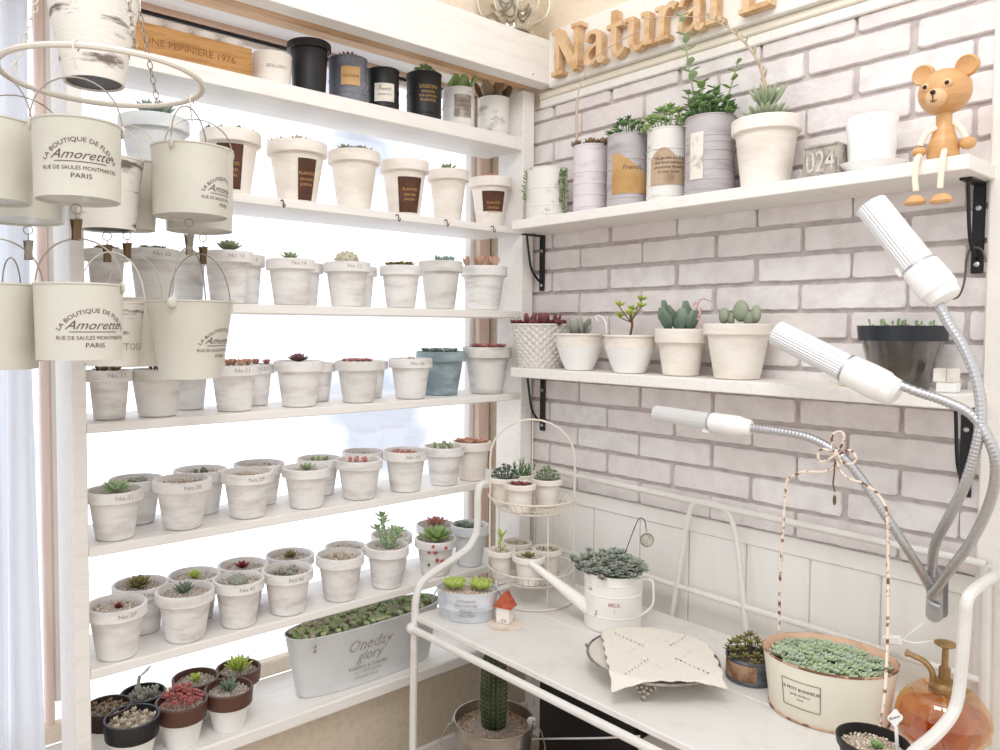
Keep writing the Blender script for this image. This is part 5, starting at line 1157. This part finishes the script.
# small black pot with label pick
c = at(873, 739, 'z', .957); R = .0445; hk = .957-ZB
t = thing('small_black_pot', (c.x, c.y, ZB), 'small black plastic pot with gravel and single green rosette at lower right', 'potted plant')
mb = MB(); mb.lathe([(R*.66, 0), (R*.68, .002), (R*.92, hk-.012), (R*.97, hk-.011), (R, hk-.001), (R*.985, hk), (R*.93, hk), (R*.88, hk-.02), (0, hk-.02)], 40); mb.build('pot', BLACKP, t)
mb = MB(); mb.lathe([(R*.9, hk-.016), (0, hk-.013)], 20); mb.m = 1; gravel(mb, R*.88, 260, hk-.012, cols=((226, 212, 190), (206, 188, 164), (188, 168, 146), (236, 228, 214))); mb.build('gravel', [GRAVELB, PEBBLE], t)
mb = MB(); rosette(mb, (0, 0, 0), .013, 12, 'deep', w=.7, el0=.5, thick=.4); mb.build('succulent', LEAF, t, (.003, .002, hk-.012))
T = Vector(t.location); mb = MB(); v0 = at(897, 748, 'y', c.y+.012)-T; v1 = at(896, 727, 'y', c.y+.012)-T
mb.add([v0+Rt*a*.0022+VDIR*0+Vector((0, d_, 0)) for d_ in (0, .001) for a in (-1, 1)]+[v1+Rt*a*.0022+Vector((0, d_, 0)) for d_ in (0, .001) for a in (-1, 1)], [(0, 1, 5, 4), (2, 6, 7, 3), (0, 4, 6, 2), (1, 3, 7, 5), (0, 2, 3, 1), (4, 5, 7, 6)])
pk = mb.build('plant_pick', WHITEP, t); mb = MB(); cc = at(895, 718, 'y', c.y+.012)-T
pr = []; 
for k in range(32): a = 2*pi*k/32; q = .0088*(1+.14*cos(4*a)); pr.append((q*cos(a), q*sin(a)*1.15))
vs = [cc+Rt*x+Up*y for x, y in pr]+[cc+Rt*x+Up*y+Vector((0, .0012, 0)) for x, y in pr]; mb.add(vs, [tuple(range(32)), tuple(range(32, 64))[::-1]]+[(k, (k+1) % 32, 32+(k+1) % 32, 32+k) for k in range(32)]); mb.build('pick_head', WHITEP, t)
V, Fs = text2d('flower', .0055, 0, .01); mb = MB(); mb.add([cc+Rt*(x*1.0)+Up*(y-.001+x*.3)-Vector((0, .0006, 0)) for x, y in V], Fs); mb.build('lettering', INKD, t)
# amber spray bottle
ax = at(943, 720, 'y', -.165); base = Vector((ax.x, -.165, ZB)); t = thing('spray_bottle', base, 'ribbed amber glass plant mister with brass pump head behind bench tube', 'spray bottle')
zc = at(943, 690, 'y', -.165).z-ZB; Rg = .0605
mb = MB(); pr = [(.038, 0), (.046, .002), (.058, .018), (Rg, .034), (.058, .05), (.048, .066), (.036, .077), (.024, zc-.002), (.021, zc+.002)]
mb.lathe(pr, 96, rib=.010, nrib=16); mb.build('glass_bottle', AMBER, t, sharp=80)
mb = MB(); mb.lathe([(.034, .003), (.043, .005), (.0545, .02), (.0565, .034), (.053, .046), (0, .0465)], 48); mb.build('water', glassy('amber_water', rgb(240, 196, 120), .03), t)
mb = MB(); mb.lathe([(.0185, zc-.004), (.0195, zc-.003), (.0195, zc+.007), (.0165, zc+.009), (.0135, zc+.012), (.0135, zc+.016), (.0075, zc+.018), (.0075, zc+.034), (.0045, zc+.036), (.004, zc+.066), (0, zc+.066)], 36); mb.build('pump_collar', BRASS, t)
mb = MB(); mb.lathe([(0, zc+.062), (.006, zc+.063), (.0145, zc+.068), (.0145, zc+.0705), (.006, zc+.0735), (0, zc+.074)], 32); mb.build('pump_knob', BRASS, t)
T = base; mb = MB(); q = [at(933, 686, 'y', -.168)-T, at(932, 672, 'y', -.17)-T, at(925, 662, 'y', -.175)-T, at(914, 656, 'y', -.18)-T, at(906, 652.5, 'y', -.185)-T]; mb.tube(catmull(q, 6), .0042, 10); mb.tube([q[-1]+(q[-2]-q[-1])*.25, q[-1]], .0056, 10); mb.build('spray_nozzle', BRASS, t)
mb = MB(); mb.tube([(0, 0, zc), (.003, 0, .02)], .0022, 8); mb.build('dip_tube', WHITEP, t)

# ================================================================= TWO TIER POT STAND
c = Vector((.178, -.2, 0)); t = thing('pot_stand', (c.x, c.y, ZB), 'two tier cream wire basket stand with arched handle in the corner', 'plant stand'); Rs = .082
zu, zl = 1.127-ZB, .972-ZB
va = campos_angle(c); u = Vector((-sin(va), cos(va), 0)); Ra = .093
for sg in (1, -1):
    pass
top_ = 1.298-ZB
arch = [u*Ra+Vector((0, 0, .004)), u*Ra+Vector((0, 0, .12)), u*Ra+Vector((0, 0, top_-.09))]+[u*(Ra*cos(q))+Vector((0, 0, top_-.085+.085*sin(q))) for q in [pi*k/14 for k in range(1, 14)]]+[-u*Ra+Vector((0, 0, top_-.09)), -u*Ra+Vector((0, 0, .12)), -u*Ra+Vector((0, 0, .004))]
mb = MB(); mb.tube(arch, .0024, 7); mb.build('arched_handle', WIREW, t)
v_ = Vector((cos(va), sin(va), 0))
arch2 = [v_*.03*cos(q)+Vector((0, 0, top_-.09+.09*sin(q))) for q in [0, .6, 1.2, pi/2]]
mb = MB(); mb.tube([(-.02*v_.x, -.02*v_.y, zu+.0), (-.012*v_.x, -.012*v_.y, top_-.03), (0, 0, top_)], .0015, 6); mb.build('centre_rod', WIREW, t)
for zt, nm in ((zu, 'upper_basket'), (zl, 'lower_basket')):
    mb = MB(); mb.tube(ring((0, 0, zt), Rs+.014, 44), .0021, 6, closed=True); mb.tube(ring((0, 0, zt-.026), Rs-.008, 44), .0018, 6, closed=True); mb.tube(ring((0, 0, zt-.026), Rs*.5, 36), .0012, 5, closed=True)
    for k in range(36):
        a = 2*pi*k/36; d_ = Vector((cos(a), sin(a), 0)); mb.tube([d_*(Rs+.014)+Vector((0, 0, zt)), d_*(Rs-.008)+Vector((0, 0, zt-.026)), d_*.004+Vector((0, 0, zt-.026))], .0009, 4)
    mb.build(nm, WIREW, t)
mb = MB()
for k in range(3):
    a = va+.5+2*pi*k/3; d_ = Vector((cos(a), sin(a), 0)); 
    mb = MB(); mb.tube([d_*(Rs-.01)+Vector((0, 0, zu-.026)), d_*(Rs-.008)+Vector((0, 0, .002))], .0017, 6); mb.build('leg', WIREW, t)
mb = MB(); mb.tube(ring((0, 0, .003), Ra, 44), .002, 6, closed=True); mb.build('base_ring', WIREW, t)
TP = 'small clay pots in the wire stand'
def stpot(px, py, w_, dv, tier, kind, pal, label, h=.062, ps=1, **k):
    """dv: offset from the stand centre towards the viewer"""
    q = c+v_*dv; ray_y = at(px, py, 'z', ZB+tier-.026+h); d = Fw+Rt*((px-PPX)/F_PX); d.z = 0
    # position on the line u at depth dv
    o = Vector((CAM.x, CAM.y, 0)); s = ((q-o).dot(v_))/(d.dot(v_)); P = o+d*s; R = w_*(P+Vector((0, 0, 1.5))-CAM).dot(Fw)/F_PX/2
    return potted('small_clay_pot', (P.x, P.y, ZB+tier-.0238), R, h, kind, pal, label, 'potted plant', TP, clay=POTC, psize=ps, lip=.2, rb=.68, soilz=.007, **k)
stpot(506, 470, 33, -.02, zu, 'bush', 'teal', 'small clay pot with dark beaded leaves, left in the upper stand basket', ps=1.25, pebbles=False)
stpot(521, 468, 33, .046, zu, 'clus', 'wine', 'small clay pot with brownish red plant, front of the upper stand basket', ps=1)
stpot(548, 466, 32, -.015, zu, 'bush', 'sage', 'small clay pot with bushy grey green plant, right in the upper stand basket', ps=1.25, pebbles=False)
stpot(524, 450, 26, -.058, zu, 'tall', 'deep', 'small clay pot with tall dark green sprigs, back of upper stand basket', ps=1.5, pebbles=False)
stpot(503, 533, 29, .018, zl, 'sprout', 'lime', 'small clay pot with one upright green sprout, left in lower stand basket', ps=1.5)
stpot(531, 541, 34, .052, zl, 'small', 'olive', 'small clay pot with round olive green rosette, front of lower stand basket', ps=1.3)
stpot(549, 532, 31, -.008, zl, 'moss', 'olive', 'small clay pot full of tiny olive plants, right in lower stand basket', ps=1.1)
stpot(519, 522, 30, -.05, zl, 'none', 'green', 'small clay pot of bare soil, back of the lower stand basket', ps=1)
# folded white paper bag beside the stand foot
p = at(507, 583, 'z', ZB); mb = MB(); mb.add([(-.028, -.01, 0), (.03, -.012, 0), (.036, .012, 0), (-.02, .014, 0), (-.024, 0, .022), (.03, .0, .010)], [(0, 1, 5, 4), (1, 2, 5), (2, 3, 4, 5), (3, 0, 4), (0, 3, 2, 1)])
tag(mb.build('folded_cloth', PLASTER, None, (.106, -.29, ZB), rz=.8), 'small folded white cloth lying beside the stand on the bench', 'cloth')

# ================================================================= THREE HEADED GROW LAMP
t = thing('clip_lamp', at(935, 592, 'y', -.06), 'three headed clip on grow lamp with white sockets and chrome goosenecks', 'lamp'); T = Vector(t.location)
def lamp(p0, p1, p2, R, y, tilt=0):
    """tube end, tube/socket joint, socket end given in the picture, on the plane y"""
    A0, B0, C0 = [at(*q[:2], 'y', q[2])-T for q in (p0, p1, p2)]; ax = (B0-A0).normalized(); M = Vector((0, 0, 1)).rotation_difference(ax).to_matrix().to_4x4(); l = (B0-A0).length; ls = (C0-B0).length
    mb = MB(); mb.X = Matrix.Translation(A0) @ M; n = 120; vs = []; fs = []
    for z in (0, .001, l):
        for k in range(n): a = 2*pi*k/n; rr = R*(1+(.022 if (k//2) % 2 else -.022)*(z > 0)); vs.append((rr*cos(a), rr*sin(a), z))
    fs = [(i*n+k, i*n+(k+1) % n, (i+1)*n+(k+1) % n, (i+1)*n+k) for i in range(2) for k in range(n)]; fs.append(tuple(range(n))); fs.append(tuple(2*n+k for k in range(n))); mb.add(vs, fs); o1 = mb.build('lamp_tube', ALU, None, sharp=20)
    mb = MB(); mb.X = Matrix.Translation(B0) @ M; r = R*1.16; mb.lathe([(R*.9, -.002), (r*.96, -.002), (r, 0), (r*1.04, ls*.45), (r*1.02, ls*.7), (r*.98, ls*.72), (r*.92, ls*.76), (r*.86, ls*.93), (r*.6, ls), (0, ls)], 40); hd_ = mb.build('lamp_head', WHITEP, t); o1.parent = hd_
    mb = MB(); mb.X = Matrix.Translation(B0) @ M; mb.lathe([(R*1.06, -.006), (R*1.1, -.006), (R*1.1, -.001), (R*1.06, -.001)], 40); mb.build('collar', CHROME, hd_)
    mb = MB(); mb.X = Matrix.Translation(B0-ax*.012) @ M; q = (M.inverted() @ (Vector((0, 0, -1)))).normalized(); q.z = 0; q = q.normalized(); c1 = q*R*1.05; mb.bbox((c1.x-.006, c1.y-.006, -.006), (c1.x+.006, c1.y+.006, .008), .0015); mb.build('switch', WHITEP, hd_)
    return C0+T, ax
Ya = -.21
lamp((862+9, 198+7, Ya), (921, 268, Ya), (940, 304, Ya), .0215, Ya)
lamp((777, 333, Ya), (850, 370, Ya), (902, 386, Ya), .0205, Ya)
lamp((656, 413, -.19), (713, 422, -.19), (752, 428, -.19), .0145, -.19)
def neck(pts, name='gooseneck'):
    P = catmull([at(a, b, 'y', y)-T for a, b, y in pts], 10); ln = 0; Q = [P[0]]; R = []
    # resample densely so the spiral shows
    out = []; 
    for a, b in zip(P, P[1:]):
        k = max(1, int((b-a).length/.0016)); out += [a.lerp(b, i/k) for i in range(k)]
    mb = MB(); mb.tube(out, [.0066+(.0005 if i % 3 else -.0004) for i in range(len(out))], 10); mb.build(name, CHROME, t, sharp=60)
neck([(939, 304, Ya), (948, 322, Ya), (964, 348, Ya), (976, 378, Ya), (981, 410, Ya), (978, 440, Ya), (966, 482, -.2), (950, 515, -.17), (935, 545, -.12), (931, 575, -.085)])
neck([(900, 385, Ya), (918, 392, Ya), (945, 401, Ya), (972, 415, Ya), (989, 440, Ya), (996, 468, -.2), (990, 502, -.18), (972, 540, -.15), (950, 570, -.12), (930, 597, -.09)])
neck([(750, 428, -.19), (775, 431, -.19), (810, 438, -.19), (840, 455, -.19), (862, 480, -.18), (885, 515, -.165), (908, 550, -.14), (925, 578, -.1), (931, 590, -.085)])
for q in ((936, 298, Ya), (748, 427.5, -.26), (898, 384.5, Ya)): pass
# clamp
mb = MB(); cz0, cz1 = at(935, 568, 'y', -.075)-T, at(935, 622, 'y', -.075)-T; hw = .0115
pr = []
H = cz0.z-cz1.z
for k in range(13): a = pi+pi*k/12; pr.append((hw*cos(a), hw*sin(a)+hw))
for k in range(9): a = pi*k/8; pr.append((hw*.9*cos(a), H-.006+.006*sin(a)))
m_ = len(pr); cx0 = (cz0.x+cz1.x)/2
def clampplate(y0, y1, name):
    mb = MB(); mb.add([(cx0+x, y0, cz1.z+z) for x, z in pr]+[(cx0+x, y1, cz1.z+z) for x, z in pr], [tuple(range(m_)), tuple(range(m_, 2*m_))[::-1]]+[(k, (k+1) % m_, m_+(k+1) % m_, m_+k) for k in range(m_)]); return mb.build(name, CHROME, t)
clampplate(cz0.y-.003, cz0.y, 'clamp_plate'); clampplate(cz0.y+.022, cz0.y+.025, 'clamp_plate')
mb = MB()
for k in range(5): z = cz1.z+.012+.0042*k; mb.bbox((cx0-.0075, cz0.y-.0042, z), (cx0+.0075, cz0.y-.003, z+.0016), .0004)
mb.build('grip_ribs', CHROME, t)
mb = MB(); mb.tube([(cx0, cz0.y+.001, cz1.z+H*.62), (cx0, cz0.y+.0215, cz1.z+H*.62)], .004, 10); mb.build('clamp_spring', CHROME, t)
mb = MB(); mb.tube(catmull([(cx0-.008, cz0.y-.006, cz1.z+H*.42), (cx0, cz0.y-.01, cz1.z+H*.36), (cx0+.009, cz0.y-.006, cz1.z+H*.33)], 5), .0028, 8); mb.build('clamp_lip', CHROME, t)
# cables and in-line switch
Yc = -.06
mb = MB(); mb.tube(catmull([at(925, 622, 'y', -.05), at(912, 632, 'y', Yc), at(903, 640, 'y', Yc), at(893, 640, 'y', Yc)], 5), .0018, 6)
tag(mb.build('lamp_cable', WHITEP), 'thin white lamp cable running down behind the chrome clamp', 'cable')
p = at(893, 640, 'y', Yc); t2 = thing('cable_switch', p-Vector((0, 0, 0)), 'white in line cable switch on the wall beside the oval pot', 'switch'); mb = MB(); mb.bbox((-.014, -.006, -.007), (.014, .006, .007), .002); o = mb.build('switch_body', WHITEP, t2); o.rotation_euler.y = -.25
mb = MB(); mb.tube(catmull([at(903, 640, 'y', Yc), at(915, 643, 'y', Yc), at(936, 641, 'y', -.03), at(948, 646, 'y', -.02)], 5), .0016, 6); mb.build('cable', WHITEP, t2, -Vector(t2.location))
# white charm loop hanging on the bench end (wall plug ring)
# ================================================================= UNDER THE BENCH
c = Vector((.21, -.342, FLZ+.001)); rim_z = .683-FLZ; R = .0845
t = thing('steel_bucket', c, 'shiny steel bucket of gravel with a columnar cactus below the bench', 'planted bucket')
mb = MB(); mb.lathe([(R*.72, 0), (R*.73, .002), (R*.97, rim_z-.006), (R, rim_z-.004), (R, rim_z), (R-.003, rim_z), (R*.96, rim_z-.03), (0, rim_z-.03)], 56); mb.build('bucket', STEEL, t)
mb = MB(); mb.lathe([(R*.955, rim_z-.024), (R*.5, rim_z-.018), (0, rim_z-.016)], 24); mb.m = 1; gravel(mb, R*.93, 620, rim_z-.020, size=.0026, cols=((214, 184, 158), (190, 154, 128), (166, 128, 104), (224, 204, 184))); mb.build('gravel', [GRAVELB, PEBBLE], t)
mb = MB(); n = 96; vs = []; fs = []; zs = [0, .02, .05, .09, .13, .16, .175, .182]; rs = [.021, .0235, .0255, .0262, .025, .02, .011, 0.001]; hcz = rim_z-.03
for z, r_ in zip(zs, rs):
    for k in range(n): a = 2*pi*k/n; rr = r_*(1+.10*cos(16*a)); vs.append((rr*cos(a), rr*sin(a), z))
fs = [(i*n+k, i*n+(k+1) % n, (i+1)*n+(k+1) % n, (i+1)*n+k) for i in range(len(zs)-1) for k in range(n)]; mb.add(vs, fs); mb.build('cactus', CACTUS, t, (.0, 0, hcz))
mb = MB()
for k in range(16):
    for j in range(17):
        a = 2*pi*k/16; z = .006+j*.0096; r_ = .0285
        for s_ in (-.5, .5): mb.tube([(r_*.96*cos(a), r_*.96*sin(a), z), ((r_+.004)*cos(a+s_*.12), (r_+.004)*sin(a+s_*.12), z+.003)], .0003, 3)
mb.build('spines', SPINE, t, (0, 0, hcz))
for sg in (1, -1):
    a = campos_angle(c)+pi/2*sg; mb = MB(); mb.ball((R*cos(a), R*sin(a), rim_z-.012), .009, 10, 8, sc=(.6, .6, 1.2)); mb.build('handle_lug', STEEL, t)
a = campos_angle(c)+pi/2; d_ = Vector((cos(a), sin(a), 0)); mb = MB(); mb.tube(catmull([d_*(R+.004)+Vector((0, 0, rim_z-.014)), d_*(R+.016)+Vector((0, 0, rim_z-.03)), d_*(R+.02)+Vector((0, 0, rim_z-.08)), Vector((0, 0, 0))-Vector(VDIR)*-(R+.02)+Vector((0, 0, rim_z-.11)), -d_*(R+.02)+Vector((0, 0, rim_z-.08)), -d_*(R+.016)+Vector((0, 0, rim_z-.03)), -d_*(R+.004)+Vector((0, 0, rim_z-.014))], 6), .0014, 6); mb.build('bail_handle', STEEL, t)
mb = MB(); mb.lathe([(.0085, -.001), (.0095, 0), (.0085, .001)], 20); q = at(531, 728, 'x', c.x)-c; mb.X = None; o = mb.build('white_tag', WHITEP, t, d_*(R-.006)+Vector((0, 0, rim_z-.004))); o.rotation_euler = (pi/2, 0, campos_angle(c)+pi/2)
# dark crate and white cabinet panel behind the bucket
t = thing('black_storage_box', (.3, -.105, FLZ+.001), 'black storage box standing in shadow below the bench', 'box'); mb = MB(); mb.bbox((-.13, -.06, 0), (.13, .075, .36), .006); mb.build('box', BLACKP, t)
mb = MB(); mb.bbox((-.136, -.066, .361), (.136, .081, .385), .004); mb.build('lid', NAVY, t)
t = thing('wooden_panel', (.195, -.205, FLZ+.001), 'narrow dark brown wooden post standing behind the steel bucket', 'wooden post') if False else None
mb = MB(); mb.bbox((0, 0, 0), (.2, .10, .24), .004); mb.bbox((.0, -.006, .01), (.2, 0, .06), .002)
tag(mb.build('white_box', WHITEWOOD, None, (.46, -.19, FLZ+.001)), 'white wooden box below the bench beside the black box', 'box')
p = at(530, 722, 'y', -.24)
mb = MB(); mb.tube(catmull([at(532, 739, 'y', -.22), at(560, 738.5, 'y', -.22), at(600, 738, 'y', -.22), at(640, 736, 'y', -.2)], 6), .0021, 6); tag(mb.build('white_wire', WHITEP), 'thin white cable stretched below the bench beside steel bucket', 'cable')
# ================================================================= ORNAMENT ON THE BEAM
c = at(515, 14, 'x', .03); zb = 2.1985
t = thing('ornate_glass_lantern', (.02, c.y-.0, zb), 'ornate scalloped glass jar standing on the right end of the beam', 'ornament'); sc_ = 1.0
mb = MB(); mb.lathe([(.038, 0), (.041, .001), (.041, .012), (.045, .016), (.076, .03), (.086, .06), (.08, .095), (.06, .11)], 64, rib=.035, nrib=10); mb.build('glass_body', CLEARP, t)
mb = MB(); mb.lathe([(.037, .0), (.0425, .0005), (.0425, .004), (.037, .006)], 40); mb.build('base_ring', WIREG, t)
for k in range(10):
    a = 2*pi*k/10; d_ = Vector((cos(a), sin(a), 0)); mb = MB(); mb.tube(catmull([d_*.045+Vector((0, 0, .018)), d_*.078+Vector((0, 0, .034)), d_*.089+Vector((0, 0, .062)), d_*.082+Vector((0, 0, .095))], 5), .0022, 6); mb.build('glass_rib', mat('cream_glass', rgb(228, 222, 204), .25, coat=.4), t)
mb = MB()
for k in range(5):
    a = 2*pi*k/5; mb.tube([(.03*cos(a)+.018*cos(q), .03*sin(a)+.018*sin(q), .05+.012*sin(2*q)+.004*k) for q in [2*pi*j/14 for j in range(14)]], .0028, 6, closed=True)
mb.build('filigree', mat('aged_gold', rgb(150, 128, 92), .4, metal=.6), t)

# ================================================================= LIGHT
w = bpy.data.worlds.new('sky'); SC.world = w; w.use_nodes = True; nt = w.node_tree; bg = nt.nodes['Background']
tc = nt.nodes.new('ShaderNodeTexCoord'); sp = nt.nodes.new('ShaderNodeSeparateXYZ'); nt.links.new(tc.outputs['Generated'], sp.inputs[0])
mr = nt.nodes.new('ShaderNodeMapRange'); mr.inputs['From Min'].default_value = -.15; mr.inputs['From Max'].default_value = .15
nt.links.new(sp.outputs['X'], mr.inputs['Value'])
mx = nt.nodes.new('ShaderNodeMix'); mx.data_type = 'RGBA'; mx.inputs['A'].default_value = (1.75, 1.80, 1.90, 1); mx.inputs['B'].default_value = (1.1, 1.1, 1.105, 1)
nz = nt.nodes.new('ShaderNodeTexNoise'); nz.inputs['Scale'].default_value = 5; nz.inputs['Detail'].default_value = 3; nt.links.new(tc.outputs['Generated'], nz.inputs['Vector'])
m2 = nt.nodes.new('ShaderNodeMapRange'); m2.inputs['From Min'].default_value = .36; m2.inputs['From Max'].default_value = .52; nt.links.new(nz.outputs['Fac'], m2.inputs['Value'])
m3_ = nt.nodes.new('ShaderNodeMix'); m3_.data_type = 'RGBA'; m3_.inputs['A'].default_value = (.84, .88, .98, 1); m3_.inputs['B'].default_value = (1.85, 1.88, 1.95, 1)
nt.links.new(m2.outputs[0], m3_.inputs['Factor']); nt.links.new(m3_.outputs['Result'], mx.inputs['A'])
nt.links.new(mr.outputs[0], mx.inputs['Factor']); nt.links.new(mx.outputs['Result'], bg.inputs['Color']); bg.inputs['Strength'].default_value = 1.0
def area(name, loc, target, size, power, col, sy=None):
    l = bpy.data.lights.new(name, 'AREA'); l.shape = 'RECTANGLE'; l.size = size; l.size_y = sy or size; l.energy = power; l.color = col
    o = bpy.data.objects.new(name, l); COL.objects.link(o); o.location = loc
    o.rotation_euler = (Vector(target)-Vector(loc)).to_track_quat('-Z', 'Y').to_euler(); return o
area('ceiling_light', (1.15, -1.25, 2.72), (.55, -.25, 1.2), .55, 10, (1, .985, .96))
SC.view_settings.view_transform = 'Standard'; SC.view_settings.look = 'None'; SC.view_settings.exposure = .08; SC.view_settings.gamma = 1
SC.view_settings.use_curve_mapping = False
SC.cycles.max_bounces = 8; SC.cycles.diffuse_bounces = 5; SC.cycles.transparent_max_bounces = 24
